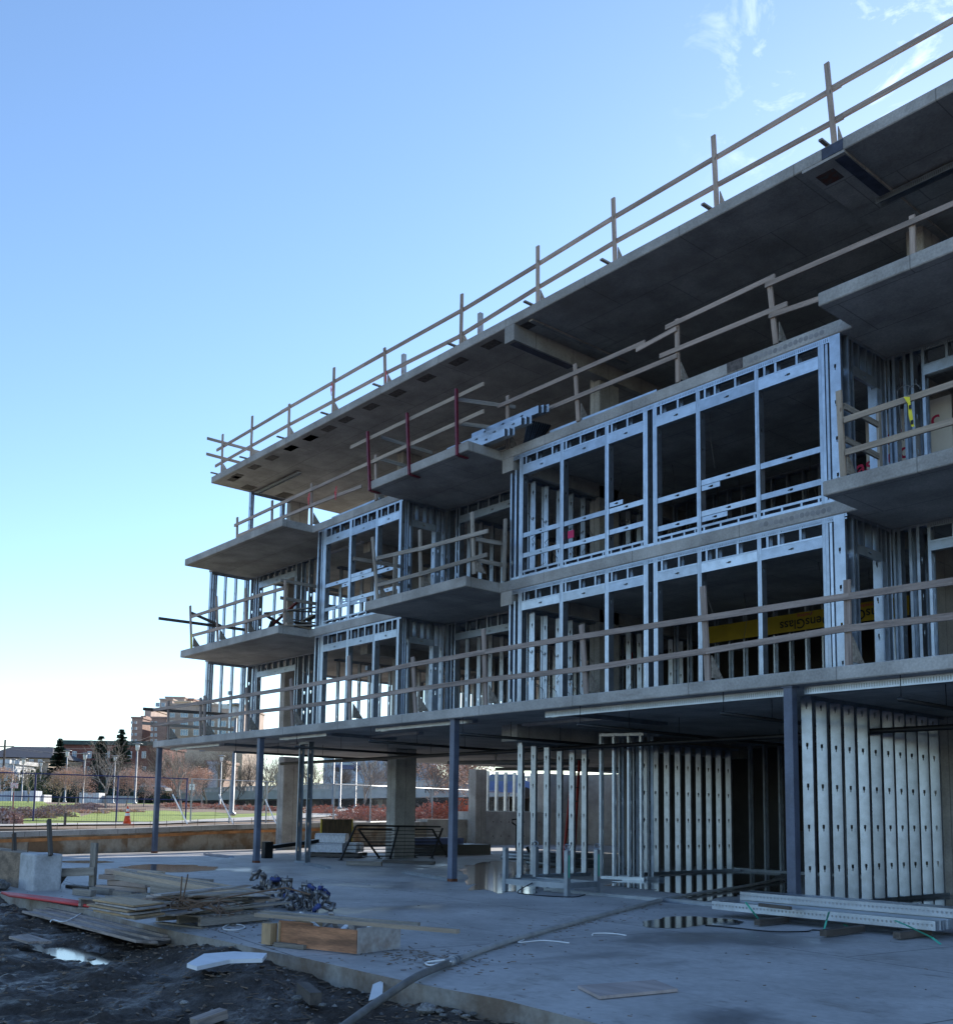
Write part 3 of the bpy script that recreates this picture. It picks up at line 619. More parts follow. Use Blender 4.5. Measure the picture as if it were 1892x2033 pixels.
bar('tie', at(zl(375, 520), Y=13.6)+Z3*0.05, at(zl(370, 640), Y=13.6), 0.03, 0.03, YELT, g3)
g3m = guard('weathered guard rail on the lower middle balcony between the two bays', 13.65, 6.40,
    [(zx(595, 965), zx(555, 465)), (zx(935, 880), zx(930, 405)), (zx(1355, 795), zx(1340, 265))],
    [(zx(590, 630), zx(930, 555)), (zx(920, 560), zx(1465, 415)), (zx(600, 845), zx(930, 755)), (zx(920, 760), zx(1460, 602))], wood=WOODG)
for p, q in (((405, 632), (855, 708)), ((580, 800), (858, 855))):
    bar('rail', at(zx(*p), X=-20.3), at(zx(*q), X=-20.3), 0.038, 0.092, WOODG, g3m)
for p, q in (((1375, 480), (1610, 520)), ((1375, 645), (1615, 690))):
    bar('rail', at(zx(*p), X=-16.45), at(zx(*q), X=-16.45), 0.038, 0.092, WOODG, g3m)
bar('post', (-16.22, 14.55, 6.4), (-16.2, 14.55, 7.8), 0.09, 0.04, WOODG, g3m, z=Y3)
bar('post', (-20.2, 14.45, 6.4), (-20.2, 14.45, 7.7), 0.09, 0.04, WOODG, g3m, z=X3)
zy = zm(1620, 560, 3.976)
g3r = guard('wooden guard rail on the lower right balcony, nearest the camera', 13.65, 6.40,
    [(zy(218, 1575), zy(180, 860)), ((2000, 930), (1990, 700))],
    [(zy(222, 1090), (1990, 730)), (zy(235, 1345), (1990, 808))], wood=WOODP, proud=0.03)
for zz in (7.52, 7.0):
    bar('rail', (-7.62, 13.7, zz), (-7.62, 14.75, zz-0.02), 0.038, 0.092, WOODG, g3r)
bar('post', (-7.62, 14.75, 6.4), (-7.62, 14.75, 7.75), 0.09, 0.04, WOODG, g3r, z=X3)
# yellow paper tag tied on it
tg = thing('yellow_tag', at(zy(745, 1030), Y=13.58), 'limp yellow printed tag hanging from the lower right balcony rail', 'tag')
b = MB(); pts = [at(zy(x, y), Y=13.57+0.02*(i % 2)) for i, (x, y) in enumerate(((690, 905), (740, 905), (725, 960), (748, 965), (730, 1050), (762, 1050), (752, 1140), (776, 1140)))]
for i in range(0, 6, 2): b.add([pts[i], pts[i+1], pts[i+3], pts[i+2]], [(0, 1, 2, 3)])
to = b.build('tag_strip', YELT, tg)
for y in (985, 1105):
    p = at(zy(743+(y-985)*0.12, y), Y=13.555); bo = MB(); bo.box(p-Vector((0.02, 0, 0.03)), p+Vector((0.02, 0.003, 0.03))); bo.build('print_mark', INK, to)
b = MB(); b.tube([at(zy(*p), Y=13.56) for p in ((720, 900), (735, 830), (790, 800), (830, 840))], 0.006, 6); b.build('wire', CAB, tg)
b = MB(); b.tube([at(zy(*p), Y=13.9) for p in ((690, 1250), (660, 1000), (640, 860), (700, 810), (770, 830))], 0.007, 6); b.build('wire', CAB, tg)
# podium guard rail, the long one
zv, z96, z3 = zm(300, 1150, 4.625), zm(960, 1130, 3.7), zm(1280, 1010, 3.0229)
g2 = guard('long weathered guard rail along the second-floor slab above the steel columns', 12.36, 3.33,
    [(zv(155, 1475), zv(160, 1120)), (zv(450, 1450), zv(455, 1090)), (zv(490, 1450), zv(492, 1070)), (zv(885, 1400), zv(878, 995)), (zv(1300, 1355), zv(1280, 915)), (zx(380, 1900), zx(365, 1400)), (zx(895, 1850), zx(870, 1410)),
     (zx(1450, 1790), zx(1430, 1190)), (z96(755, 920), z96(720, 412)), (z3(380, 1030), z3(350, 465)), (z3(1225, 940), z3(1215, 430)), ((1990, 1290), (1990, 1130))],
    [(zv(0, 1205), zv(460, 1135)), (zv(430, 1145), zv(890, 1065)), (zv(860, 1070), zv(1310, 1000)), (zv(1280, 1005), zx(380, 1570)), (zx(350, 1580), zx(890, 1465)), (zx(860, 1472), zx(1450, 1370)), (zx(1430, 1372), z96(740, 492)), (z96(700, 498), z3(370, 655)), (z3(330, 662), z3(1230, 525)), (z3(1200, 530), (1990, 1140)),
     (zv(0, 1345), zv(460, 1285)), (zv(430, 1290), zv(890, 1225)), (zv(860, 1230), zv(1310, 1180)), (zv(1280, 1182), zx(380, 1750)), (zx(350, 1755), zx(890, 1665)), (zx(860, 1670), zx(1450, 1590)), (zx(1430, 1592), z96(740, 735)), (z96(700, 740), z3(370, 855)), (z3(330, 862), z3(1230, 715)), (z3(1200, 722), (1990, 1212))],
    wood=mat('brown_grey_lumber', (0.30, 0.235, 0.205), 0.85, nscale=2.2, namt=0.28, stretch=(0.6, 9, 9), fine=0.18, fscale=30, rnd=0.12, bump=0.25, bscale=20))
for p, q, m in (((-29.6, 12.0, 4.30), (-29.6, 15.0, 4.34), WOODD), ((-29.6, 12.0, 3.87), (-29.6, 15.0, 3.86), WOODG)):
    bar('rail', p, q, 0.038, 0.092, m, g2)
# rubbish heaped on the lower left balcony and stacked studs on the upper middle one
rb_ = random.Random(5)
for i in range(16):
    c = Vector((-25.2+rb_.uniform(-.55, .55), 14.5+rb_.uniform(-.5, .5), 6.46+0.035*i)); a = rb_.uniform(0, pi); d = Vector((cos(a), sin(a), rb_.uniform(-.25, .45)))*rb_.uniform(.3, .75)
    bar('scrap_board', c-d, c+d, rb_.choice((0.09, 0.14, 0.2)), 0.03, rb_.choice((WOODD, WOODD, WOODG, PLY)), None, label='dark scrap board in the rubbish heap on the lower left balcony', cat='board', group='scrap heap on the balcony')
bar('red_board', (-25.9, 14.0, 6.45), (-24.9, 14.5, 7.3), 0.12, 0.03, mat('red_brown_board', (0.2, 0.04, 0.035), 0.7), None, label='red-brown board sticking up from the balcony rubbish heap', cat='board')
for i in range(9):
    r_, c_ = i//3, i % 3
    st = mobj('steel_stud', stud_mesh(2.9-0.35*r_, 0.165, 0.05, GALV, 0.4), Matrix(((0, 0, 1, -18.6+0.75*r_+0.1*c_), (1, 0, 0, 14.05+0.12*r_+0.055*c_), (0, 1, 0, 9.44+0.172*r_), (0, 0, 0, 1))), None,
        label='galvanised stud in the stack on the upper middle balcony', cat='stud', group='studs stacked on the upper middle balcony')
for i in range(10):
    bar('stud_end', (-16.0+0.055*i, 14.9, 9.46+0.012*(i % 3)), (-16.0+0.055*i, 15.05+0.02*i, 9.46+0.45+0.04*(10-i)*0.6), 0.045, 0.045, BLKP, None, label='dark channel leaning in a bundle behind the upper guard rail post', cat='channel', group='bundle of dark channels on the fourth floor')
bar('track_length', (-14.9, 14.7, 9.45), (-12.0, 14.72, 9.45), 0.15, 0.05, GALV, None, label='galvanised track lying along the slab edge above the wide bay', cat='track')
bar('track_length', (-23.6, 14.75, 9.46), (-21.2, 14.7, 9.46), 0.15, 0.05, GALV, None, label='galvanised track lying along the slab edge above the smaller bay', cat='track')
# ================================================================== ground, pad, walls
def fbm(x, y, s, o=4, z=0.0):
    return noise.fractal(Vector((x*s, y*s, z)), 0.9, 2.1, o)
# big ground sheet reaching the horizon
b = MB(); gx = [-1500, -700, -350, -200, -130, -100, -85, -75, -66, -58, -50, -44, -38, -34.5, -33.4, -32.6, 2, 20, 200, 1500]; gy = [-1500, -400, -100, -40, -20, -5, 5, 15, 25, 35, 45, 60, 80, 110, 160, 300, 700, 1500]
def terr(x, y):
    if x > -32.7: return -0.55
    d = -32.6-x
    h = 0.62 + 0.0175*min(d, 70) + 0.002*max(0, min(d, 400)-70)
    return h
for y in gy:
    for x in gx: b.v.append((x, y, terr(x, y)))
n = len(gx)
for j in range(len(gy)-1):
    for i in range(n-1): b.f.append((j*n+i, j*n+i+1, (j+1)*n+i+1, (j+1)*n+i)); b.m.append(0)
EARTH = mat('bare_earth', (0.20, 0.135, 0.09), 0.95, nscale=0.8, namt=0.35, fine=0.25, fscale=6, bump=0.4, bscale=8)
b.build('ground', EARTH, origin=(0, 0, 0), kind='structure')
# mud in front of the pad
EDGE = [(p.x, p.y) for p in [at(q, Z=0) for q in ((1183, 2033), (1000, 1986), (825, 1953), (721, 1930), (609, 1904), (533, 1889), (440, 1868), (348, 1850), (260, 1829), (169, 1806), (110, 1795), (54, 1785))]]
EDGE = [(EDGE[0][0]+7, EDGE[0][1]-7*(EDGE[1][1]-EDGE[0][1])/(EDGE[0][0]-EDGE[1][0]))] + EDGE
print('EDGE', [(round(a, 2), round(c, 2)) for a, c in EDGE])
def edge_y(x):
    for (x1, y1), (x0, y0) in zip(EDGE, EDGE[1:]):
        if x >= x0: return y0+(y1-y0)*(x-x0)/(x1-x0)
    return EDGE[-1][1]
MUDZ = -0.185
PUD = at((130, 1885), Z=-0.19)
def mud_h(x, y):
    h = MUDZ + 0.06*fbm(x, y, 0.7) + 0.045*fbm(x, y, 2.6, 4, 3.0) + 0.035*abs(fbm(x, y, 6, 4, 7.0)) + 0.022*abs(fbm(x, y, 15, 4, 2.0))
    h += 0.05*max(0, sin(0.9*x+2.2*y+2.0*fbm(x, y, 0.4)))*0.5
    d = edge_y(x)-y
    h += 0.02*max(0, 1-d/0.2)
    h += 0.07*math.exp(-(((x+9.3)/0.6)**2+((y-4.6)/0.3)**2))             # heap under the foam board
    h += 0.05*math.exp(-(((x+7.8)/0.5)**2+((y-4.2)/0.25)**2))
    h -= 0.10*math.exp(-(((x-PUD.x)/1.1)**2+((y-PUD.y)/0.30)**2))            # hollow that holds water
    h += 0.25*math.exp(-(((x+17.5)/0.9)**2+((y-4.4)/0.6)**2))
    return h
b = MB(); nx, ny = 420, 170; xa, xb, ya, yb = -19.0, -1.2, -0.6, 6.3
for j in range(ny+1):
    for i in range(nx+1):
        x = xb+(xa-xb)*(i/nx)**1.25; y = ya+(yb-ya)*j/ny
        b.v.append((x, y, mud_h(x, y) if y < edge_y(x)+0.05 else -0.3))
for j in range(ny):
    for i in range(nx):
        k = j*(nx+1)+i; b.f.append((k+1, k, k+nx+1, k+nx+2)); b.m.append(0)
MUD = mat('wet_mud', (0.020, 0.0165, 0.0145), 0.55, nscale=2.2, c2=(0.050, 0.036, 0.026), lo=0.45, hi=0.75, fine=0.35, fscale=25, bump=0.9, bscale=28, spec=0.35)
nt2 = MUD.node_tree; pb = nt2.nodes['Principled BSDF']
nw = nt2.nodes.new('ShaderNodeTexNoise'); nw.inputs['Scale'].default_value = 1.3; nw.inputs['Detail'].default_value = 5
tcw = nt2.nodes.new('ShaderNodeTexCoord'); nt2.links.new(tcw.outputs['Object'], nw.inputs[0])
mw = nt2.nodes.new('ShaderNodeMapRange'); mw.inputs[1].default_value = 0.42; mw.inputs[2].default_value = 0.62; mw.inputs[3].default_value = 0.42; mw.inputs[4].default_value = 0.9
nt2.links.new(nw.outputs[0], mw.inputs[0]); nt2.links.new(mw.outputs[0], pb.inputs['Roughness'])
mud = b.build('mud', MUD, origin=(-8, 3, -0.15), kind='structure', smooth=True)
boxo('mud_field', (-40, -40, -0.9), (-19.0, 4.6, -0.2), MUD, kind='structure'); boxo('mud_field', (-18.99, -40, -0.9), (30, -0.6, -0.2), MUD, kind='structure'); boxo('mud_field', (-1.2, -0.59, -0.9), (30, 2.4, -0.2), MUD, kind='structure')
# concrete pad
FLOOR = mat('pad_concrete', (0.40, 0.39, 0.385), 0.62, nscale=0.55, namt=0.22, fine=0.10, fscale=14, bump=0.12, bscale=30)
t = FLOOR.node_tree; pb = t.nodes['Principled BSDF']; base = pb.inputs['Base Color'].links[0].from_socket
tcn = t.nodes.new('ShaderNodeTexCoord')
def nsock(scale, lo, hi, st=(1, 1, 1), det=6, rough=0.6):
    m_ = t.nodes.new('ShaderNodeMapping'); m_.inputs['Scale'].default_value = st; t.links.new(tcn.outputs['Object'], m_.inputs[0])
    n_ = t.nodes.new('ShaderNodeTexNoise'); n_.inputs['Scale'].default_value = scale; n_.inputs['Detail'].default_value = det; n_.inputs['Roughness'].default_value = rough; n_.inputs['Distortion'].default_value = 0.4
    t.links.new(m_.outputs[0], n_.inputs[0]); r_ = t.nodes.new('ShaderNodeMapRange'); r_.inputs[1].default_value = lo; r_.inputs[2].default_value = hi
    t.links.new(n_.outputs[0], r_.inputs[0]); return r_.outputs[0]
def over(basek, fac, c, amt):
    q = t.nodes.new('ShaderNodeMath'); q.operation = 'MULTIPLY'; q.inputs[1].default_value = amt; t.links.new(fac, q.inputs[0])
    x_ = t.nodes.new('ShaderNodeMixRGB'); x_.inputs[2].default_value = (*c, 1); t.links.new(q.outputs[0], x_.inputs[0]); t.links.new(basek, x_.inputs[1]); return x_.outputs[0]
damp = nsock(0.28, 0.55, 0.66)
base = over(base, damp, (0.12, 0.125, 0.14), 0.7)
base = over(base, nsock(2.2, 0.60, 0.70, (1, 3.5, 1), 8), (0.14, 0.125, 0.11), 0.6)      # mud smears
base = over(base, nsock(7.0, 0.66, 0.72, (1, 1.6, 1), 8), (0.09, 0.08, 0.075), 0.7)       # specks and footmarks
base = over(base, nsock(1.2, 0.6, 0.75, (0.35, 4.0, 1), 8), (0.42, 0.43, 0.45), 0.6)      # pale trowel streaks
base = over(base, lines(FLOOR, 4.6, 4.6, 0.012, 0.14), (0.07, 0.068, 0.066), 0.8)                # saw cuts
base = over(base, nsock(0.9, 0.57, 0.68, (1, 1, 1), 9, 0.72), (0.17, 0.15, 0.13), 0.55)            # trodden mud
base = over(base, nsock(3.4, 0.62, 0.66, (1, 1, 1), 4, 0.5), (0.46, 0.45, 0.44), 0.45)            # dried splashes
base = over(base, nsock(14.0, 0.63, 0.68, (0.25, 2.2, 1), 6), (0.13, 0.115, 0.10), 0.6)            # scrapes
t.links.new(base, pb.inputs['Base Color'])
rr_ = t.nodes.new('ShaderNodeMapRange'); rr_.inputs[3].default_value = 0.62; rr_.inputs[4].default_value = 0.28; t.links.new(damp, rr_.inputs[0]); t.links.new(rr_.outputs[0], pb.inputs['Roughness'])
pad = MB(); pad.prism(EDGE + [(-33.0, 4.6), (-33.0, 34), (EDGE[0][0], 34)], -0.42, 0.0)
SIDE = mat('pad_edge_concrete', (0.30, 0.285, 0.265), 0.85, nscale=2.2, namt=0.3, c2=(0.17, 0.13, 0.10), lo=0.35, hi=0.6, fine=0.12, fscale=22, bump=0.35, bscale=30)
pm = pad.build('concrete_floor', [FLOOR, SIDE], kind='structure', origin=(-12, 10, 0))
for p in pm.data.polygons:
    if abs(p.normal.z) < 0.5: p.material_index = 1
# standing water
WAT = mat('puddle_water', (0.035, 0.032, 0.028), 0.09, nscale=3, namt=0.3, spec=0.8)
def puddle(px, Z=0.004, label_name='puddle'):
    pts = [at(p, Z=Z) for p in px]; c = sum((Vector((p.x, p.y, 0)) for p in pts), Vector())/len(pts); out = []
    k = len(pts)
    for i in range(k):
        for j in range(6):
            f_ = j/6; p0, p1, p2, p3 = (pts[(i+q) % k] for q in (-1, 0, 1, 2))
            p = 0.5*((2*p1)+(p2-p0)*f_+(2*p0-5*p1+4*p2-p3)*f_*f_+(3*p1-p0-3*p2+p3)*f_**3)
            d = Vector((p.x, p.y, 0))-c; s = 1+0.26*noise.noise(Vector((p.x*2.1, p.y*2.1, 1)))+0.12*noise.noise(Vector((p.x*7, p.y*7, 5)))
            out.append((c.x+d.x*s, c.y+d.y*s, Z))
    b = MB(); b.add(out, [tuple(range(len(out)))]); o = b.build(label_name, WAT, kind='structure')
    if o.data.polygons[0].normal.z < 0: o.data.flip_normals()
    return o
puddle([(243, 1725), (262, 1719), (331, 1717), (400, 1719), (431, 1723), (410, 1729), (350, 1732), (280, 1731)])
puddle([(915, 1722), (960, 1712), (1010, 1710), (1040, 1716), (1060, 1735), (1085, 1752), (1075, 1765), (1010, 1772), (950, 1768), (930, 1758), (925, 1742)])
puddle([(1195, 1757), (1240, 1748), (1300, 1741), (1440, 1731), (1545, 1734), (1560, 1775), (1530, 1788), (1460, 1776), (1400, 1788), (1330, 1772), (1260, 1764)])
puddle([(1275, 1838), (1310, 1824), (1370, 1820), (1430, 1824), (1470, 1832), (1440, 1838), (1400, 1837), (1340, 1843)])
puddle([(1700, 1808), (1750, 1792), (1820, 1785), (1900, 1783), (1960, 1790), (1960, 1812), (1860, 1815), (1760, 1815)])
puddle([(112, 1711), (160, 1709), (225, 1711), (200, 1714), (150, 1714)])
b = MB(); b.add([(PUD.x+a_, PUD.y+c_, -0.225) for a_, c_ in ((-1.6, -.5), (1.6, -.5), (1.6, .5), (-1.6, .5))], [(0, 1, 2, 3)]); b.build('puddle', WAT, kind='structure')
# --- low walls round the site
FORM = mat('stained_form_concrete', (0.33, 0.285, 0.225), 0.9, nscale=1.3, c2=(0.185, 0.115, 0.065), lo=0.42, hi=0.58, fine=0.12, fscale=12, bump=0.2, bscale=25)
RW = thing('retaining_wall', (-30.8, 15, 0), 'low stained concrete retaining wall along the far side of the floor', 'wall')
wl = [(-27.6, 3.6), (-28.3, 6.2), (-29.15, 8.8), (-29.99, 11.9), (-30.85, 14.9), (-31.4, 17.2), (-32.1, 20.0), (-32.6, 25.2)]
tops = [0.56, 0.57, 0.60, 0.66, 0.75, 0.80, 0.84, 0.90]
for k, ((x0, y0), (x1, y1)) in enumerate(zip(wl, wl[1:])):
    b = MB(); h0, h1 = tops[k], tops[k+1]; t_ = -0.35
    d = Vector((x1-x0, y1-y0, 0)).normalized(); nrm = Vector((-abs(d.y), d.x*(1 if d.y > 0 else -1), 0))*0.36
    p = [Vector((x0, y0, 0)), Vector((x1, y1, 0))]
    vs = [p[0], p[1], p[1]+nrm, p[0]+nrm]; b.add([v for v in vs]+[vs[0]+Z3*h0, vs[1]+Z3*h1, vs[2]+Z3*h1, vs[3]+Z3*h0], BOXF)
    o = b.build('wall_panel', FORM, RW)
    b = MB(); e = -nrm.normalized()*0.02
    b.add([vs[0]+e+Z3*(h0-0.24), vs[1]+e+Z3*(h1-0.24), vs[1]+Z3*(h1-0.24), vs[0]+Z3*(h0-0.24), vs[0]+e+Z3*(h0-0.15), vs[1]+e+Z3*(h1-0.15), vs[1]+Z3*(h1-0.15), vs[0]+Z3*(h0-0.15)], BOXF)
    b.build('orange_form_strip', mat('orange_form_strip', (0.40, 0.17, 0.06), 0.8, nscale=2, namt=0.4), o) if k < 6 else None
    b = MB(); b.add([vs[0]+e*2+Z3*(h0-0.10), vs[1]+e*2+Z3*(h1-0.10), vs[2]+Z3*(h1-0.10), vs[3]+Z3*(h0-0.10), vs[0]+e*2+Z3*(h0+0.05), vs[1]+e*2+Z3*(h1+0.05), vs[2]+Z3*(h1+0.05), vs[3]+Z3*(h0+0.05)], BOXF)
    b.build('coping', CONC, RW)
    n_ = int((p[1]-p[0]).length/0.62); REB = mat('rebar', (0.14, 0.085, 0.055), 0.8)
    for i in range(n_):
        q = p[0].lerp(p[1], (i+0.5)/n_)+nrm*0.5; hz = h0+(h1-h0)*(i+0.5)/n_
        hh = 0.25 if i % 3 else 0.62
        pts = [q+Z3*(hz-0.05), q+Z3*(hz+hh)] + ([q+Z3*(hz+hh)+Vector((0.05, 0.34, 0))] if i % 3 == 0 else [])
        b = MB(); b.tube(pts, 0.009, 5); b.build('rebar', REB, RW)
BW = thing('back_wall', (-32.6, 29, 0), 'grey cast basement wall with a studded window opening at the back', 'wall')
b = MB(); b.box((-33.3, 25.2, -0.1), (-32.55, 27.3, 1.06)); b.build('wall_panel', CONC, BW)
b = MB(); b.box((-33.2, 27.3, -0.1), (-32.3, 33.6, 1.40)); b.build('wall_panel', CONC, BW)
b = MB(); b.box((-33.2, 31.5, 1.402), (-32.3, 33.6, 3.14)); b.build('wall_panel', CONC, BW)
b = MB(); b.box((-33.1, 33.6, -0.1), (-17.2, 34.0, 3.14)); b.build('wall_panel', CONC, BW)
for i in range(7):
    b = MB(); y = 27.9+0.52*i; b.box((-32.7, y, 1.44), (-32.56, y+0.09, 3.12)); b.build('window_stud', mat('white_painted_stud', (0.6, 0.62, 0.6), 0.5, 0.3), BW)
b = MB(); b.box((-32.75, 27.8, 1.402), (-32.5, 31.4, 1.44)); b.build('window_sill', MATS['white_painted_stud'], BW)
for i in range(9):
    for z_ in (0.35, 0.95):
        b = MB(); y = 27.6+0.45*i; b.box((-32.302, y, z_), (-32.295, y+0.05, z_+0.05)); b.build('tie_hole', PATCH, BW)
# stub wall at the left
SW = thing('stub_wall', (-17.2, 5.3, 0), 'pale cast concrete stub at the end of the low wall on the left', 'wall')
WHC = mat('fresh_pale_concrete', (0.43, 0.43, 0.44), 0.85, nscale=4, namt=0.18, fine=0.1, fscale=30, bump=0.25)
o = boxo('stub_end', (-17.35, 5.12, -0.4), (-16.62, 5.56, 0.57), WHC, SW); bv = o.modifiers.new('bevel', 'BEVEL'); bv.width = 0.03; bv.segments = 2
boxo('wall_run', (-27.4, 5.13, -0.4), (-17.352, 5.5, 0.56), mat('brown_form_face', (0.23, 0.165, 0.115), 0.85, nscale=2.5, namt=0.4, stretch=(1, 1, 3), fine=0.15, fscale=20), SW)
for x, h in ((-18.3, 0.5), (-17.0, 0.62)):
    pass
for px, top in (((28, 1703), (28, 1655)), ((100, 1712), (97, 1628))):
    a = at(px, Y=5.35); q = at(top, Y=5.35); bar('form_post', (a.x, 5.35, 0.55), (q.x, 5.35, q.z), 0.09, 0.05, WOODD, SW, z=Y3)
for i in range(8):
    x = -23.5+0.85*i; b = MB(); b.tube([(x, 5.3, 0.5), (x, 5.3, 0.72 if i % 3 else 1.05)], 0.01, 5); b.build('rebar', REB, SW)
# timber barrier beside it
bz = at((183, 1766), Z=0); dep = (bz-CAM).dot(fw)
BR = thing('timber_barrier', bz, 'small post and crossbar of old timber beside the pale stub wall', 'barrier')
def pd(px, d=None): return far(px, dep if d is None else d)
b_ = pd((185, 1674)); bar('post', bz, (bz.x, bz.y, b_.z), 0.10, 0.09, WOODG, BR, z=rt)
bar('crossbar', pd((112, 1732))-fw*0.07, pd((191, 1729))-fw*0.07, 0.05, 0.13, WOODG, BR)
q = at((116, 1767), Z=0); bar('leg', q, (q.x, q.y, pd((116, 1738)).z), 0.06, 0.05, WOODD, BR, z=rt)
bar('brace', pd((118, 1752)), pd((128, 1738)), 0.04, 0.08, WOODD, BR); bar('foot_board', at((138, 1760), Z=0.03), at((182, 1765), Z=0.03), 0.14, 0.05, WOODD, BR)
# ================================================================== foreground things
# formwork box
c0, c1, c3 = at((537, 1878), Z=0), at((708.5, 1897.5), Z=0), at((793.6, 1886), Z=0); c2 = c0+(c3-c1)
hb = at((711, 1846.7), X=c1.x).z
FB = thing('formwork_box', (c0+c3)/2, 'open plywood formwork box standing on the slab near its edge', 'box')
ex, ey = (c1-c0).normalized(), (c3-c1).normalized()
def panel(name, a, b2, h, m, z0=0.012, th=0.022):
    a, b2 = Vector(a), Vector(b2); return bar(name, a+Z3*(z0+h/2), b2+Z3*(z0+h/2), th, h, m, FB)
panel('front_panel', c0+ex*0.36, c1, hb*0.93, PLYO); panel('front_panel', c0+ex*0.08+ey*0.03, c0+ex*0.5+ey*0.03, hb*1.02, PLYO)
panel('end_panel', c1, c3, hb, PLYG); panel('back_panel', c2+ex*0.02, c3-ex*0.02, hb*0.98, PLYG); panel('end_panel', c0+ex*0.1, c2+ex*0.1, hb*0.95, PLY)
bar('end_stud', c0+Z3*0.012-ex*0.02, c0+Z3*(hb*0.93)-ex*0.02, 0.09, 0.12, PLY, FB, z=ex)
bar('bottom_plate', c0+ex*0.1-ey*0.03+Z3*0.025, c1-ey*0.03-ex*0.6+Z3*0.025, 0.05, 0.04, WOODG, FB)
cm = (c0+c3)/2
for i in range(7):
    a = rb_.uniform(0, 2*pi); d = Vector((cos(a), sin(a), rb_.uniform(0.2, .9)))*0.16
    p = cm+ex*rb_.uniform(-.3, .4)+ey*rb_.uniform(-.15, .15)+Z3*0.2
    bar('scrap_offcut', p-d, p+d, 0.05, 0.015, rb_.choice((WHT, WOODP, PLYG)), None, label='thin offcut thrown into the plywood formwork box', cat='offcut', group='offcuts in the formwork box')
for a, c, m, dz in (((508, 1817), (910, 1850), WOODP, 0.33), ((520, 1812), (832, 1836), WOODG, 0.31)):
    p, q = at(a, Z=0.30), at(c, Z=dz); bar('long_batten', p, q, 0.045, 0.035, m, None, label='long %s batten lying across the top of the formwork box' % ('pale' if m is WOODP else 'grey'), cat='batten')
# pallets
def pallet(c, yaw, label, sx=1.15, sy=0.95, m=WOODG, h=0.13):
    T = Matrix.Translation(Vector(c)) @ Matrix.Rotation(yaw, 4, 'Z'); P_ = thing('pallet', c, label, 'pallet', 'wooden pallets')
    def pb_(name, a, q, w_, hh): bar(name, T @ Vector(a), T @ Vector(q), w_, hh, m, P_, z=Z3)
    for y in (-sy/2+0.03, 0, sy/2-0.03): pb_('stringer', (-sx/2, y, h*0.5+0.008), (sx/2, y, h*0.5+0.008), 0.045, h*0.68)
    for i in range(6):
        x = -sx/2+0.05+i*(sx-0.1)/5; pb_('deck_board', (x, -sy/2, h), (x, sy/2, h), 0.1, 0.018)
    for x in (-sx/2+0.05, 0, sx/2-0.05): pb_('bottom_board', (x, -sy/2, 0.01), (x, sy/2, 0.01), 0.1, 0.016)
    return T
pL, pM, pR = at((322, 1834), Z=0), at((415, 1843), Z=0), at((522, 1832), Z=0)
pc = (pL+pR)/2; pyaw = math.atan2((pR-pM).y, (pR-pM).x)
T1 = pallet(pc, pyaw, 'grey pallet loaded with scrap boards near the slab edge', sx=1.0, sy=0.8)
q0 = at((258, 1813), Z=0); T2 = pallet(q0+Vector((-0.6, 0.35, 0)), pyaw+0.1, 'pallet under the stack of plywood sheets')
# plywood sheets stacked on it
shp = [at(p, Z=0.30) for p in ((180, 1789), (261, 1802), (322, 1795), (232, 1783))]
for i in range(6):
    off = Vector((rb_.uniform(-.06, .06), rb_.uniform(-.05, .05), 0)); z_ = 0.165+0.026*i
    b = MB(); b.prism([(p.x+off.x, p.y+off.y) for p in shp], z_, z_+0.019)
    b.build('plywood_sheet', PLY if i % 2 else PLYG, None, label='weathered plywood sheet in the stack at the slab edge', cat='plywood', group='plywood stack at the slab edge')
# scrap boards on the first pallet
for i in range(15):
    lx = rb_.uniform(-.15, .25); a = rb_.gauss(pi/2, 0.22)+pyaw; p = T1 @ Vector((rb_.uniform(-.4, .35), rb_.uniform(-.2, .2), 0.15+0.016*i)); d = Vector((cos(a-pi/2), sin(a-pi/2), rb_.uniform(-.03, .05)))*rb_.uniform(.45, .95)
    bar('scrap_board', p-d, p+d, rb_.choice((0.09, 0.14, 0.18)), 0.022, rb_.choice((WOODG, WOODD, PLYG, WOOD)), None, label='scrap board in the loose heap on the grey pallet', cat='board', group='scrap boards on the pallet')
# short lumber stack and long timbers resting on it
s0 = at((225, 1773), Z=0)
for i in range(11):
    lv = i//3; o_ = (i % 3)*0.16-0.15; z_ = 0.045+0.085*lv
    d = (Vector((0.75, 0.35, 0)) if lv % 2 == 0 else Vector((0.8, 0.2, 0))).normalized()
    p = s0+Vector((-0.2, 0.35, z_))+d.cross(Z3)*o_*(-1)
    bar('short_timber', p-d*rb_.uniform(.3, .6), p+d*rb_.uniform(.4, .8), 0.14, 0.075, rb_.choice((WOODG, WOOD, WOODP)), None, label='short timber in the cribbed stack left of the clamps', cat='timber', group='short timbers stacked left of the clamps')
tl, tr_ = at((223, 1741), Z=0.36), at((505, 1790), Z=0.12)
for i in range(6):
    o_ = Vector((0.03, 0.15, 0))*(i % 3); dz = 0.062*(i//3)
    bar('long_timber', tl+o_+Z3*dz+X3*rb_.uniform(-.2, .2), tr_+o_*1.1+Z3*(dz)+X3*rb_.uniform(-.3, .1), 0.085, 0.06, WOODP if i % 2 else WOODG, None, label='long squared timber sloping from the stack towards the clamps', cat='timber', group='long timbers on the slab')
p, q = at((312, 1744), Z=0.1), at((420, 1752), Z=0.1)
bar('long_timber', p, q, 0.1, 0.09, WOODG, None, label='timber lying behind the lumber stack, on short blocks', cat='timber'); bar('block', at((405, 1757), Z=0.03), at((418, 1756), Z=0.03), 0.1, 0.05, WOODD, None, label='short dark block under the timber behind the stack', cat='block')
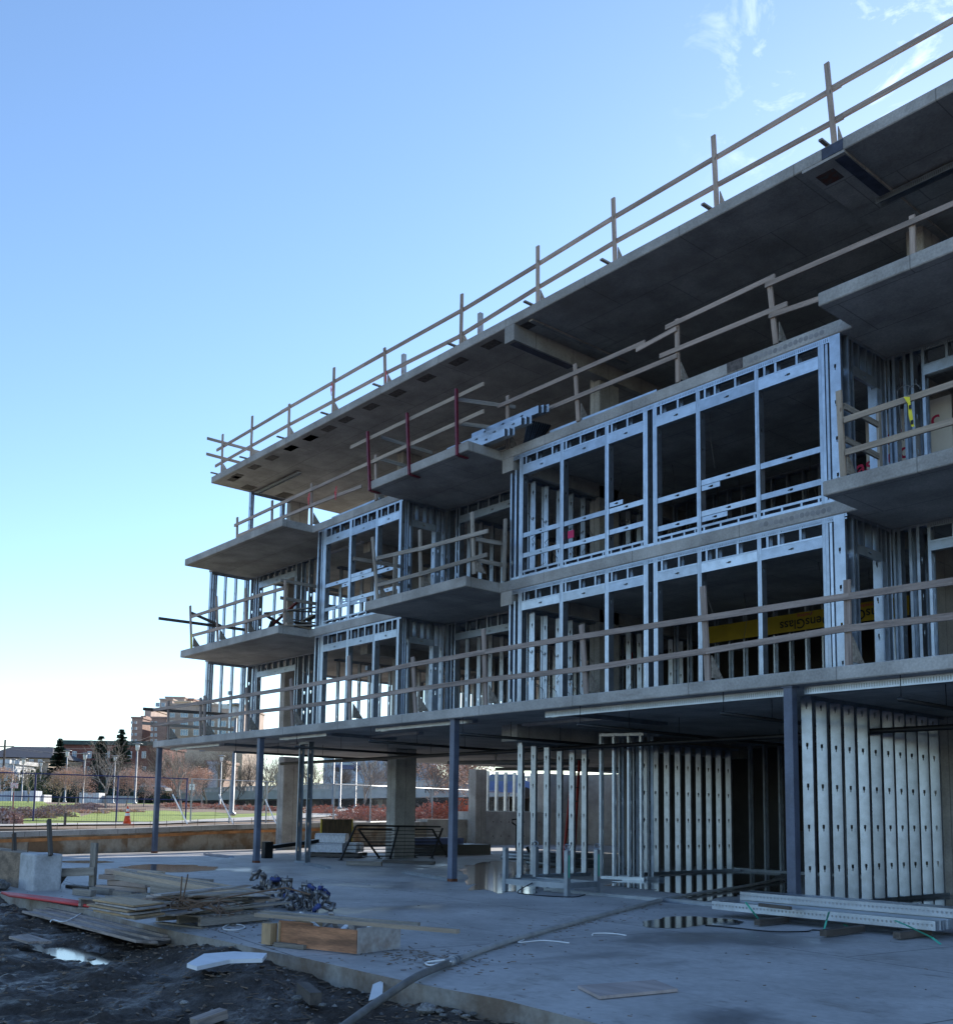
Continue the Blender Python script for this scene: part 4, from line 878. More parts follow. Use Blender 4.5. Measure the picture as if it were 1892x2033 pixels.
boxo('grey_crate', *(lambda c: (c-Vector((0.42, 0.16, 0)), c+Vector((0.42, 0.16, 0.11))))(at((335, 1780), Z=0.0)), WHC, None, label='pale concrete-smeared box form lying in front of the timbers', cat='form')
dk = at((340, 1768), Z=0.12)
bar('dark_beam', dk-Vector((0.4, 0.1, 0)), dk+Vector((0.4, 0.05, 0)), 0.12, 0.13, WOODG, None, label='dark squared offcut lying on the pale box form', cat='timber')
for px, l_ in (((205, 1770), 0.35), ((250, 1777), 0.28), ((170, 1773), 0.3)):
    p = at(px, Z=0.05); bar('offcut_block', p-Vector((l_, 0.05, 0)), p+Vector((l_*0.6, 0.05, 0)), 0.09, 0.09, WOODG, None, label='offcut lying between the stub wall and the plywood stack', cat='offcut', group='offcuts beside the plywood stack')
# heap of form clamps
def clamp_mesh(k):
    b = MB(); r_ = random.Random(k)
    b.tube([(0.055*cos(a), 0.055*sin(a), 0) for a in [i*pi/7 for i in range(-1, 9)]], 0.011, 6)
    b.box((-0.075, -0.12, -0.02), (-0.045, 0.03, 0.02)); b.box((0.045, -0.12, -0.02), (0.075, 0.03, 0.02))
    b.box((-0.08, -0.16, -0.028), (0.08, -0.10, 0.028), 1 if k == 1 else 0)
    b.tube([(0, -0.2, 0), (0, -0.05, 0)], 0.01, 6)
    return b.mesh('clamp', [mat('clamp_steel', (0.30, 0.30, 0.31), 0.45, 0.7, nscale=12, namt=0.4, c2=(0.12, 0.10, 0.09)), mat('blue_clamp_paint', (0.035, 0.055, 0.19), 0.5)], True)
CM = [clamp_mesh(k) for k in range(4)]
ca, cb = at((500, 1800), Z=0), at((622, 1814), Z=0)
for i in range(46):
    t_ = rb_.random()*0.9; hmax = 0.36*(1-t_*0.72); z_ = 0.05+rb_.random()**1.3*hmax
    p = ca.lerp(cb, t_)+Vector((rb_.uniform(-.1, .1), rb_.uniform(-.05, .45), z_))
    M = Matrix.Translation(p) @ Matrix.Rotation(rb_.uniform(0, 6.3), 4, 'Z') @ Matrix.Rotation(rb_.uniform(0, 6.3), 4, 'X') @ Matrix.Rotation(rb_.uniform(0, 6.3), 4, 'Y') @ Matrix.Scale(0.85, 4)
    mobj('form_clamp', CM[i % 4], M, None, label='%s form clamp in the heap at the end of the long timbers' % ('blue-painted' if i % 4 == 1 else 'bare steel'), cat='clamp', group='blue form clamps in the heap' if i % 4 == 1 else 'bare form clamps in the heap')
# rusty wire tangle
b = MB(); w0 = at((365, 1800), Z=0.3)
for i in range(9):
    a = rb_.uniform(0, 6.3); pts = []
    for j in range(9): pts.append(w0+Vector((-0.5+0.16*j+0.1*sin(a+j), 0.12*cos(a+j*1.1)+0.03*i, 0.06*sin(a*2+j*0.8)+0.02)))
    b.tube(pts, 0.008, 5)
b.tube([w0+Vector((0.1, 0.1, 0)), w0+Vector((0.5, 0.25, 0.12)), w0+Vector((1.2, 0.5, 0.25)), w0+Vector((1.5, 0.6, 0.2))], 0.009, 5)
b.tube([w0+Vector((-0.1, 0.0, 0)), w0+Vector((-0.12, 0.02, 0.3))], 0.008, 5); b.tube([w0+Vector((-0.05, 0.0, 0)), w0+Vector((0.02, 0.02, 0.33))], 0.008, 5)
b.build('wire_tangle', REB, None, label='rusty tangle of tie wire and rebar on the scrap pallet', cat='wire')
# red conduit bundle
rc = mat('red_conduit', (0.50, 0.045, 0.045), 0.5, nscale=3, namt=0.25)
for i in range(6):
    b = MB(); pts = [at((4+3*i, 1773+1.2*i), Z=0.06), at((60, 1779+1.0*i), Z=0.05), at((120, 1786+1.2*i), Z=0.04), at((186, 1796+1.0*i), Z=0.04)]
    b.tube(pts, 0.02, 7); b.build('red_conduit', rc, None, smooth=True, label='red plastic conduit lying in a bundle along the slab edge', cat='conduit', group='red conduits at the slab edge')
# planks on the mud
for i in range(3):
    o_ = i*0.0; a = at((62+22*i, 1812-3.5*i), Z=-0.09); q = at((292+26*i, 1871-5.5*i), Z=-0.09+0.008*i)
    bar('mud_plank', a, q, 0.24, 0.03, mat('pale_muddy_plank', (0.30, 0.25, 0.225), 0.8, nscale=2, namt=0.35, stretch=(0.6, 7, 7), fine=0.25, fscale=14, rnd=0.1), None, z=Vector((0, 0.12, 1)), label='muddy plank lying flat in the mud along the slab', cat='plank', group='planks laid on the mud')
bar('mud_plank', at((300, 1874), Z=-0.12), at((348, 1864), Z=-0.11), 0.2, 0.03, WOODD, None, label='dark short board under the end of the mud planks', cat='plank')
for k, (p, q) in enumerate((((28, 1861), (66, 1872)), ((45, 1858), (92, 1872)))):
    bar('mud_batten', at(p, Z=-0.10), at(q, Z=-0.10), 0.11, 0.025, MATS['pale_muddy_plank'], None, label='%s of the two short battens lying in the mud at the left' % ('nearer' if k == 0 else 'farther'), cat='batten')
bar('mud_batten', at((385, 2033), Z=-0.12), at((445, 2012), Z=-0.08), 0.1, 0.06, MATS['pale_muddy_plank'], None, label='half-buried pale board at the bottom of the picture', cat='board')
# foam board
fp = [at(p, Z=0.0) for p in ((371, 1919), (405, 1899), (465, 1894.5), (530, 1898), (521, 1909), (456, 1911), (391, 1925))]
b = MB(); b.prism([(p.x, p.y) for p in fp], -0.012, 0.022); o = b.build('foam_board', mat('white_foam', (0.72, 0.74, 0.78), 0.8, nscale=6, namt=0.06), None, label='broken white foam board lying on the mud heap', cat='foam board')
# hose
hp = [at((640, 2075), Z=-0.10), at((690, 2033), Z=-0.08), at((760, 1983), Z=-0.02), at((815, 1947), Z=0.05), at((842, 1933), Z=0.05), at((895, 1911), Z=0.035), at((1000, 1872), Z=0.035), at((1150, 1829), Z=0.035), at((1250, 1803), Z=0.035), at((1320, 1786), Z=0.035), at((1400, 1772), Z=0.035), at((1480, 1760), Z=0.035), at((1570, 1742), Z=0.04)]
def spline(pts, n=6):
    out = []
    for i in range(len(pts)-1):
        p0, p1, p2, p3 = pts[max(i-1, 0)], pts[i], pts[i+1], pts[min(i+2, len(pts)-1)]
        for j in range(n):
            f_ = j/n; out.append(0.5*((2*p1)+(p2-p0)*f_+(2*p0-5*p1+4*p2-p3)*f_*f_+(3*p1-p0-3*p2+p3)*f_**3))
    return out+[pts[-1]]
H = thing('drain_hose', hp[5], 'thick grey hose running across the slab and over its edge', 'hose')
b = MB(); b.tube(spline(hp[:6]), 0.030, 10); b.build('hose_length', mat('dark_hose', (0.15, 0.145, 0.14), 0.5, nscale=6, namt=0.25), H, smooth=True)
b = MB(); b.tube(spline(hp[5:]), 0.028, 10); b.build('hose_length', mat('pale_hose', (0.36, 0.36, 0.36), 0.5, nscale=4, namt=0.2), H, smooth=True)
b = MB(); d_ = (hp[6]-hp[5]).normalized(); b.tube([hp[5]-d_*0.06, hp[5]+d_*0.16], 0.04, 12); b.build('coupling', mat('coupling_metal', (0.35, 0.36, 0.37), 0.4, 0.6), H, smooth=True)
for s in (0.02, 0.1):
    b = MB(); q = hp[5]+d_*s; b.tube([q, q+d_*0.025], 0.046, 12); b.build('hose_clamp', GALV2, H)
b = MB(); b.tube(spline([hp[5]+Vector((-.02, -.05, 0.02)), hp[5]+Vector((-.16, -.14, -.01)), hp[5]+Vector((-.02, -.2, -.01)), hp[5]+Vector((.08, -.06, 0.02))]), 0.008, 6); b.build('tie_rope', WHT, H)
# white cords
for pts, r_, lab in (([(443, 1842), (455, 1836), (478, 1837), (486, 1842), (470, 1847), (446, 1846), (443, 1842)], 0.007, 'ring of white cord lying beside the scrap pallet'), ([(1176, 1858), (1180, 1854), (1215, 1854), (1243, 1858)], 0.007, 'curved white cord on the slab right of the hose'), ([(1008, 1872), (1020, 1866), (1040, 1866), (1030, 1872), (1080, 1868), (1130, 1873)], 0.007, 'white cord looped under the hose'), ([(100, 1831), (105, 1827), (130, 1830), (165, 1812)], 0.007, 'white cord on the muddy planks')):
    Z_ = -0.06 if 'muddy' in lab else 0.012
    b = MB(); b.tube(spline([at(p, Z=Z_) for p in pts]), r_, 6); b.build('rope_offcut', WHT, None, smooth=True, label=lab, cat='cord')
# bundles of studs on dunnage
def bundle(a, c, z0, nst, label, hgt=0.105, m=GALV):
    a, c = Vector(a), Vector(c); d = (c-a).normalized(); nrm = Vector((-d.y, d.x, 0)); R_ = thing('stud_bundle', (a+c)/2, label, 'stud bundle')
    for i in range(nst):
        p = a+nrm*0.046*i+d*rg.uniform(-.02, .02); q = c+nrm*0.046*i+d*rg.uniform(-.02, .02)
        p.z = q.z = z0+hgt/2; o = bar('stud', p, q, 0.044, hgt, m, R_)
        if i == 0: first = o
    b = MB(); n_ = int((c-a).length/0.052)
    for k in range(n_):                                             # round dimples punched along the front web
        e = a+d*(0.03+k*0.052)-nrm*0.0235; r_ = 0.013
        vs = [Vector((e.x, e.y, z0+hgt/2))+d*r_*cos(q*pi/4)+Z3*r_*sin(q*pi/4) for q in range(8)]; b.add(vs, [tuple(range(8))])
        vs2 = [v-nrm*0.003+Z3*0.004 for v in vs[0:5]]; b.add(list(vs[0:5])+vs2, [(i, i+1, i+6, i+5) for i in range(4)])
    o = b.build('dimple_row', mat('dimple_steel', (0.32, 0.34, 0.37), 0.5, 0.7), first); o['kind'] = 'stuff'
    return R_, d, nrm
fa, fc = at((1414, 1796), Z=0.16), at((1860, 1838), Z=0.16); fa.z = fc.z = 0
R1, d1, n1 = bundle(fa, fc, 0.10, 9, 'front bundle of galvanised studs lying on wood blocks')
ba, bc = fa+Vector((-0.05, 0.46, 0))+d1*0.16, fc+n1*0.46+d1*0.15; ba.z = bc.z = 0
R2, d2, n2 = bundle(ba, bc, 0.21, 8, 'rear bundle of galvanised studs lying raised behind the front one')
bundle(ba+n2*0.04, bc+n2*0.04, 0.10, 7, 'lower rear layer of galvanised studs under the raised bundle', m=GALV2)
for px, lab, ln in (((1636, 1853), 'short wood block poking out under the middle of the stud bundle', 0.8), ((1505, 1832), 'flat wood block under the left end of the stud bundle', 0.6), ((1782, 1858), 'wood block under the right end of the stud bundle', 0.7)):
    p = at(px, Z=0.05); bar('dunnage_block', p-n1*0.02, p+n1*ln, 0.085, 0.07, WOODD, None, label=lab, cat='block')
p = at((1508, 1797), Z=0.22); q = at((1570, 1804), Z=0.22); bar('offcut_block', p, q, 0.05, 0.04, WOODD, None, label='dark offcut lying on top of the front stud bundle', cat='offcut')
GRN = mat('green_strapping', (0.06, 0.42, 0.30), 0.5)
for k, (pp, lab) in enumerate(((((1480, 1792, .26), (1494, 1810, .15), (1508, 1828, .02)), 'left'), (((1646, 1811, .24), (1641, 1828, .12), (1636, 1846, .02)), 'middle'), (((1675, 1836, .05), (1706, 1850, .015)), 'short loose'), (((1776, 1828, .22), (1800, 1838, .2), (1850, 1862, .06), (1868, 1876, .01)), 'long right'))):
    pts = [at((x, y), Z=z_) for x, y, z_ in pp]; b = MB(); wv = Vector((0.011, 0.004, 0.004))
    for i in range(len(pts)-1): b.add([pts[i]-wv, pts[i]+wv, pts[i+1]+wv, pts[i+1]-wv], [(0, 1, 2, 3)])
    b.build('green_strap', GRN, None, label='%s green plastic strap hanging off the front stud bundle' % lab, cat='strap')
b = MB(); b.tube(spline([at(p, Z=0.012) for p in ((1400, 1838), (1450, 1842), (1530, 1850), (1600, 1850), (1615, 1847), (1660, 1850), (1690, 1846))]), 0.008, 5); b.build('black_cable', BLK, None, label='thin black cable on the slab in front of the stud bundle', cat='cable')
# loose plywood sheet
b = MB(); b.prism([(p.x, p.y) for p in [at(q, Z=0.02) for q in ((1147, 1959), (1190, 1981), (1346, 1966), (1300, 1948))]], 0.006, 0.028)
b.build('plywood_offcut', mat('pinkish_plywood', (0.37, 0.31, 0.29), 0.8, nscale=1.5, namt=0.2, stretch=(1, 6, 1)), None, label='single pale plywood sheet lying on the bare slab', cat='plywood')
# packaging scrap in the mud
b = MB(); sp = [at(p, Z=-0.1) for p in ((732, 1987), (740, 1968), (761, 1961), (759, 1980))]; sp = [p+Z3*dz for p, dz in zip(sp, (0, .05, .06, 0.01))]
b.add(sp+[p-Z3*0.006 for p in sp], [(0, 1, 2, 3), (7, 6, 5, 4), (0, 4, 5, 1), (1, 5, 6, 2), (2, 6, 7, 3), (3, 7, 4, 0)]); b.build('plastic_packet', WHT, None, label='crumpled white plastic packet in the mud by the slab edge', cat='packet')
b = MB(); p = at((700, 1998), Z=-0.28); bar('log_piece', at((600, 1962), Z=-0.08), at((627, 1984), Z=-0.1), 0.09, 0.09, WOODD, None, label='dark wood stump lying against a pale stone in the mud', cat='offcut')
# stones, pebbles, chips
def rock_mesh(seed, n=1):
    import bmesh
    bm = bmesh.new(); bmesh.ops.create_icosphere(bm, subdivisions=2, radius=1); r_ = random.Random(seed); o_ = Vector((r_.uniform(0, 50), r_.uniform(0, 50), 0))
    for v in bm.verts:
        v.co *= 1+0.35*noise.noise(v.co*1.1+o_)+0.12*noise.noise(v.co*3+o_); v.co.z *= 0.62
    me = bpy.data.meshes.new('stone'); bm.to_mesh(me); bm.free(); return me
STN = mat('pale_stone', (0.21, 0.20, 0.19), 0.9, nscale=4, namt=0.45, fine=0.3, fscale=12, rnd=0.4, bump=0.5, bscale=9)
RM = [rock_mesh(s) for s in range(5)]
for me in RM: me.materials.append(STN)
def stone(px, r_, Z=-0.14, lab=None, grp='stones in the mud'):
    p = at(px, Z=Z); r_ *= 0.62; mobj('stone', RM[rg.randrange(5)], Matrix.Translation(p+Z3*r_*0.2) @ Matrix.Rotation(rg.uniform(0, 6), 4, 'Z') @ Matrix.Diagonal((r_*rg.uniform(.8, 1.3), r_, r_*rg.uniform(.6, .9), 1)), None, label=lab or 'pale stone lying loose in the mud', cat='stone', group=grp)
for px, r_ in (((592, 1985), .09), ((615, 1970), .06), ((845, 2008), .12), ((872, 2010), .06), ((905, 2012), .06), ((925, 2020), .05), ((940, 2015), .05), ((880, 2018), .05), ((182, 1906), .06), ((365, 1993), .05), ((437, 1942), .05), ((640, 1998), .05), ((550, 2000), .035), ((330, 1860), .04), ((20, 1788), .13), ((8, 1800), .1), ((40, 1795), .07)):
    stone(px, r_)
for i in range(14):
    p = Vector((-17.6+rb_.uniform(-1.1, .9), 4.5+rb_.uniform(-.35, .5), 0)); p.z = mud_h(p.x, p.y)+0.02; r_ = rb_.uniform(.06, .2)
    mobj('stone', RM[i % 5], Matrix.Translation(p) @ Matrix.Rotation(rb_.uniform(0, 6), 4, 'Z') @ Matrix.Diagonal((r_*1.4, r_, r_*0.8, 1)), None, label='grey rubble block piled against the low wall on the left', cat='stone', group='rubble by the low wall')
b = MB(); rp_ = random.Random(21)
for i in range(5200):
    x = -2.2-14.5*rp_.random()**1.2; y = edge_y(x)-0.05-3.3*rp_.random()**1.6
    z_ = mud_h(x, y); r_ = 0.005+0.024*rp_.random()**4; a = rp_.uniform(0, 6.3)
    if rp_.random() < 0.7:
        vs = [(x+r_*cos(a+k*2*pi/5)*rp_.uniform(.7, 1.2), y+r_*sin(a+k*2*pi/5)*rp_.uniform(.7, 1.2), z_) for k in range(5)]+[(x, y, z_+r_*0.8)]
        b.add(vs, [(k, (k+1) % 5, 5) for k in range(5)], rp_.choice((0, 0, 1)))
    else:
        l_ = rp_.uniform(.03, .10); b.bar((x, y, z_+0.008), (x+l_*cos(a), y+l_*sin(a), z_+0.012), 0.012, 0.005, mi=1)
b.build('gravel', [mat('pebbles', (0.16, 0.15, 0.145), 0.8, nscale=8, namt=0.5), mat('wood_chips', (0.17, 0.12, 0.085), 0.9, nscale=8, namt=0.4)], kind='stuff')
b = MB()                                                             # grit and chips swept over the slab
for i in range(420):
    x = -2.5-18*rp_.random(); y = edge_y(x)+0.03+6.5*rp_.random()**2; r_ = 0.003+0.010*rp_.random()**3; a = rp_.uniform(0, 6.3)
    if rp_.random() < 0.6: b.add([(x+r_*cos(a+k*pi/2), y+r_*sin(a+k*pi/2), 0.001) for k in range(4)]+[(x, y, r_*0.8)], [(k, (k+1) % 4, 4) for k in range(4)])
    else: b.bar((x, y, 0.004), (x+0.03*cos(a), y+0.03*sin(a), 0.004), 0.006, 0.004, mi=1)
for i in range(700):
    k_ = i % 3
    if k_ == 0: x, y = rp_.gauss(-7.4, .5), rp_.gauss(5.7, .22)
    elif k_ == 1:
        f_ = rp_.random(); q_ = hp[5].lerp(hp[9], f_); x, y = q_.x+rp_.gauss(0, .25), q_.y+rp_.gauss(0, .25)
    else: x, y = rp_.gauss(-10.6, 1.0), rp_.gauss(5.6, .35)
    if y < edge_y(x)+0.05: continue
    r_ = 0.004+0.016*rp_.random()**3; a = rp_.uniform(0, 6.3)
    if rp_.random() < 0.5: b.add([(x+r_*cos(a+j*pi/2), y+r_*sin(a+j*pi/2), 0.001) for j in range(4)]+[(x, y, r_*0.7)], [(j, (j+1) % 4, 4) for j in range(4)])
    else: b.bar((x, y, 0.004), (x+0.05*cos(a), y+0.05*sin(a), 0.006), 0.008, 0.004, mi=1)
b.build('grit', [MATS['pebbles'], MATS['wood_chips']], kind='stuff')
# ------------------------------------------------------------------ things under the podium
RK = thing('steel_rack', (-12.25, 12.2, 0), 'low galvanised steel rack with four corner posts beside the puddle', 'rack')
cs = [Vector((-12.92, 11.70, 0)), Vector((-11.55, 11.80, 0)), Vector((-11.66, 12.62, 0)), Vector((-13.03, 12.52, 0))]
for i, c in enumerate(cs):
    bar('corner_post', c+Z3*0.006, c+Z3*0.74, 0.075, 0.075, GALV2, RK, z=X3)
    b = MB(); b.tube([c+Vector((0.06*cos(a), 0, 0.79+0.045*sin(a))) for a in [k*pi/5 for k in range(11)]], 0.009, 6); b.build('lifting_eye', GALV2, RK) if i else None
    bar('base_rail', c+Z3*0.17, cs[(i+1) % 4]+Z3*0.17, 0.06, 0.09, GALV2, RK)
for i in (1, 2):
    b = MB(); c = cs[i]; b.box((c.x+0.0385, c.y-0.012, 0.3), (c.x+0.041, c.y+0.012, 0.66)); b.build('green_tape', GRN, RK)
bar('base_rail', (cs[0]+cs[3])/2+Z3*0.17, (cs[1]+cs[2])/2+Z3*0.17, 0.05, 0.07, GALV2, RK)
b = MB(); b.tube(spline([cs[1]+Vector((-.7, -.1, .18)), cs[1]+Vector((-.9, -.25, .02)), cs[1]+Vector((-.4, -.3, .01)), cs[1]+Vector((.25, -.15, .02)), cs[1]+Vector((.3, 0.1, .05))]), 0.01, 6); b.build('black_lead', BLK, None, label='black lead coiled on the slab under the steel rack', cat='cable')
zr = zm(640, 1630, 5.781)
def rail_panel(X, top0, top1, feet, label, nb=8):
    P_ = thing('railing_panel', at(zr(*feet[0][1]), X=X), label, 'railing', 'black railing panels')
    a, c = at(zr(*top0), X=X), at(zr(*top1), X=X); bar('top_rail', a, c, 0.05, 0.05, BLKP, P_)
    tf = []
    for t_, f_ in feet:
        p, q = at(zr(*t_), X=X), at(zr(*f_), X=X); q.z = 0.02; bar('post', q, p, 0.045, 0.045, BLKP, P_, z=X3); tf.append((p, q))
        b = MB(); b.box(q-Vector((0.04, 0.07, 0.02)), q+Vector((0.04, 0.07, 0.0))); b.build('foot_plate', BLKP, P_)
    for i in range(nb):
        f_ = (i+1)/(nb+0.6); bar('bar', tf[0][0].lerp(tf[0][1], f_), tf[-1][0].lerp(tf[-1][1], f_), 0.018, 0.018, BLKP, P_)
rail_panel(-23.3, (385, 55), (1355, 70), [((385, 60), (210, 460)), ((870, 70), (780, 398)), ((1380, 85), (1255, 420))], 'front black steel railing panel standing on the floor slab')
rail_panel(-23.75, (412, 95), (1265, 100), [((412, 95), (655, 445)), ((850, 100), (1065, 425)), ((1265, 100), (1440, 385))], 'rear black steel railing panel crossing behind the front one')
pallet(Vector((-25.0, 16.1, 0)), 0.7, 'pallet under the shrink-wrapped packs', sx=1.5, sy=1.0, m=WOODD)
for i, (dx, dy, z_, l_) in enumerate(((0, -.25, .15, 1.0), (.02, .2, .15, 1.0), (0, -.1, .42, .9), (-.1, .55, .15, .8))):
    c = Vector((-25.0+dx, 16.0+dy, z_)); b = MB(); prof = [(-.2, 0), (-.2, .2), (-.14, .26), (.14, .26), (.2, .2), (.2, 0)]
    d = Vector((0.76, 0.65, 0)); e = Vector((-0.65, 0.76, 0)); A = [c-d*l_/2+e*y+Z3*z2 for y, z2 in prof]; C_ = [c+d*l_/2+e*y+Z3*z2 for y, z2 in prof]
    b.add(A+C_, [tuple(range(5, -1, -1)), tuple(range(6, 12))]+[(k, (k+1) % 6, 6+(k+1) % 6, 6+k) for k in range(6)])
    b.build('wrapped_pack', mat('crinkled_wrap', (0.52, 0.54, 0.6), 0.4, nscale=14, namt=0.25, stretch=(4, 1, 1), bump=0.5, bscale=12), None, label='shrink-wrapped pack on the pallet behind the steel columns', cat='pack', group='shrink-wrapped packs')
pp = at((666, 1668), Z=0.55); PP = thing('leaning_board', (-27.5, 18.6, 0), 'dark plywood panel with yellow edges standing behind the packs', 'panel')
a, c = at((638, 1672), X=-27.5), at((697, 1672), X=-27.5); zt = at((666, 1627), X=-27.5).z
boxo('board', (-27.52, a.y, 0.0), (-27.48, c.y, zt), mat('dark_plywood', (0.09, 0.065, 0.04), 0.8, nscale=3, namt=0.4, stretch=(1, 5, 1)), PP)
for y in (a.y-0.04, c.y): boxo('yellow_edge', (-27.525, y, 0.0), (-27.475, y+0.04, zt+0.01), mat('yellow_edge_paint', (0.4, 0.3, 0.03), 0.7), PP)
SB = thing('steel_beam', (-24.5, 14.3, 0), 'dark steel beam propped low behind the second steel column', 'beam')
bar('flange', at((527, 1684), X=-25.2), at((640, 1669), X=-25.2), 0.18, 0.1, BLKP, SB); boxo('bearing_block', *(lambda p: (Vector((p.x-0.1, p.y-0.1, 0)), Vector((p.x+0.1, p.y+0.15, 0.45))))(at((529, 1690), X=-25.2)), BLKP, SB)
boxo('black_trough', (-26.0, 19.4, 0.0), (-24.9, 21.9, 0.32), BLKP, None, label='long black trough on the floor behind the railing panels', cat='trough')
boxo('blue_carton', (-25.9, 19.0, 0.33), (-25.2, 21.0, 0.52), mat('blue_carton', (0.10, 0.13, 0.28), 0.6), None, label='blue grey carton lying on the black trough', cat='carton')
zg = zm(640, 1630, 5.781)
bar('floor_timber', at(zg(280, 485), Z=0.06), at(zg(680, 495), Z=0.06), 0.1, 0.1, WOODG, None, label='timber lying on the floor in front of the black railing panels', cat='timber')
bar('floor_timber', at(zg(700, 465), Z=0.04), at(zg(1290, 485), Z=0.04), 0.1, 0.07, WOODD, None, label='dark timber lying on the floor behind the railing feet', cat='timber')
# pallet jack
JK = thing('pallet_jack', (-19.2, 17.8, 0), 'pallet jack with a looped handle behind the stud partition', 'pallet jack')
jb = at((1026, 1705), Z=0.1); jd = (jb-CAM).dot(fw)
def jp(px): return far(px, jd)
b = MB(); b.tube([jp((1025, 1690)), jp((1025, 1640)), jp((1017, 1634)), jp((1017, 1628)), jp((1026, 1627)), jp((1027, 1640))], 0.025, 7); b.build('handle', BLKP, JK)
bar('fork', jp((1020, 1735))-Z3*0, jp((1100, 1722)), 0.16, 0.06, BLKP, JK); bar('fork', jp((1022, 1745)), jp((1080, 1738)), 0.16, 0.06, BLKP, JK); bar('strut', jp((1046, 1682)), jp((1062, 1715)), 0.05, 0.08, BLKP, JK)
b = MB(); q = jp((1030, 1730)); b.tube([q-rt*0.1, q+rt*0.1], 0.09, 12); b.build('wheel', BLK, JK)
# pipes stacked on the floor beyond the partition
for i, (p, q, m) in enumerate((((996, 1702), (1180, 1712), GALV2), ((1000, 1697), (1175, 1700), GALV2), ((1045, 1712), (1180, 1722), GALV2), ((1060, 1727), (1180, 1735), BLKP), ((1060, 1717), (1170, 1727), WOODD))):
    b = MB(); b.tube([at(p, X=-18.2), at(q, X=-17.6)], 0.06, 8); b.build('stacked_pipe', m, None, smooth=True, label='%s pipe stacked on the floor behind the stud partition' % ('dark' if m in (BLKP, WOODD) else 'grey'), cat='pipe', group='pipes behind the partition' if m is GALV2 else 'dark pipes behind the partition')
# ladder
LD = thing('ladder', (-16.6, 17.5, 0), 'red ladder leaning behind the stud partition', 'ladder')
RDL = mat('red_fibreglass', (0.38, 0.03, 0.02), 0.5)
for dx in (0, 0.35):
    bar('stile', (-16.4, 16.6+dx, 0.0), (-16.75, 17.3+dx*0.6, 2.6), 0.06, 0.03, RDL, LD, z=X3)
for i in range(7):
    f_ = (i+1)/8; bar('rung', Vector((-16.4, 16.6, 0)).lerp(Vector((-16.75, 17.3, 2.6)), f_), Vector((-16.4, 16.95, 0)).lerp(Vector((-16.75, 17.51, 2.6)), f_), 0.03, 0.03, BLKP, LD)
# dark cabinets seen through the rear partition
for i, (x, y) in enumerate(((-13.9, 22.0), (-13.2, 22.2))):
    boxo('steel_cabinet', (x, y, 0.0), (x+0.5, y+0.5, 1.0), mat('dark_cabinet', (0.045, 0.05, 0.06), 0.5), None, label='%s of two dark cabinets behind the rear studs' % ('left' if i == 0 else 'right'), cat='cabinet')
# ================================================================== beyond the site
def gat(px):
    d = r2*((px[0]-CX)/F) - u2*((px[1]-CY)/F) + fw; t_ = 30.0
    while t_ < 600:
        p = CAM+d*t_
        if p.z <= terr(p.x, p.y): return p
        t_ += 0.25
    return CAM+d*600
def drop(px, D):
    p = far(px, D); return Vector((p.x, p.y, terr(p.x, p.y)))
# lawn and path laid on the slope
LAWN = mat('lawn_grass', (0.27, 0.33, 0.05), 0.95, nscale=0.35, namt=0.25, c2=(0.19, 0.255, 0.04), lo=0.35, hi=0.65, fine=0.35, fscale=9, bump=0.6, bscale=30)
def drape(name, poly, lift, m, kind='structure', n=None):
    """sheet over the slope between two pixel polylines"""
    up_, lo_ = poly; b = MB(); k = len(up_)
    for i in range(k):
        a, c = gat(lo_[i]), gat(up_[i])
        for j in range(9):
            p = a.lerp(c, j/8); b.v.append((p.x, p.y, terr(p.x, p.y)+lift))
    for i in range(k-1):
        for j in range(8): b.f.append((i*9+j, (i+1)*9+j, (i+1)*9+j+1, i*9+j+1)); b.m.append(0)
    o = b.build(name, m, kind=kind)
    if o.data.polygons[0].normal.z < 0: o.data.flip_normals()
    return o
drape('lawn', ([(-120, 1604), (0, 1604), (60, 1600), (150, 1596), (250, 1592), (330, 1590), (420, 1591), (540, 1592), (600, 1598), (640, 1600), (690, 1603)], [(-120, 1641), (0, 1641), (60, 1639), (150, 1637), (250, 1636), (330, 1634), (420, 1629), (540, 1623), (600, 1618), (640, 1614), (690, 1608)]), 0.03, LAWN)
PATHM = mat('path_concrete', (0.46, 0.43, 0.39), 0.9, nscale=0.6, namt=0.1)
drape('path', ([(-120, 1641), (60, 1638.5), (150, 1637), (250, 1635.5), (330, 1633.5), (420, 1628.5), (540, 1622), (600, 1617), (640, 1613), (700, 1606), (735, 1603)], [(-120, 1646), (60, 1643), (150, 1641), (250, 1640), (330, 1638), (420, 1634), (540, 1630), (600, 1627), (640, 1624), (700, 1618), (735, 1613)]), 0.05, PATHM)
drape('far_lawn', ([(-150, 1592), (-40, 1592), (40, 1592), (85, 1592.5)], [(-150, 1602), (-40, 1602), (40, 1602), (95, 1598)]), 0.04, LAWN)
drape('road', ([(-300, 1588), (100, 1589), (330, 1588), (600, 1592)], [(-300, 1591), (100, 1592), (330, 1590), (600, 1594)]), 0.06, mat('asphalt', (0.06, 0.06, 0.062), 0.9))
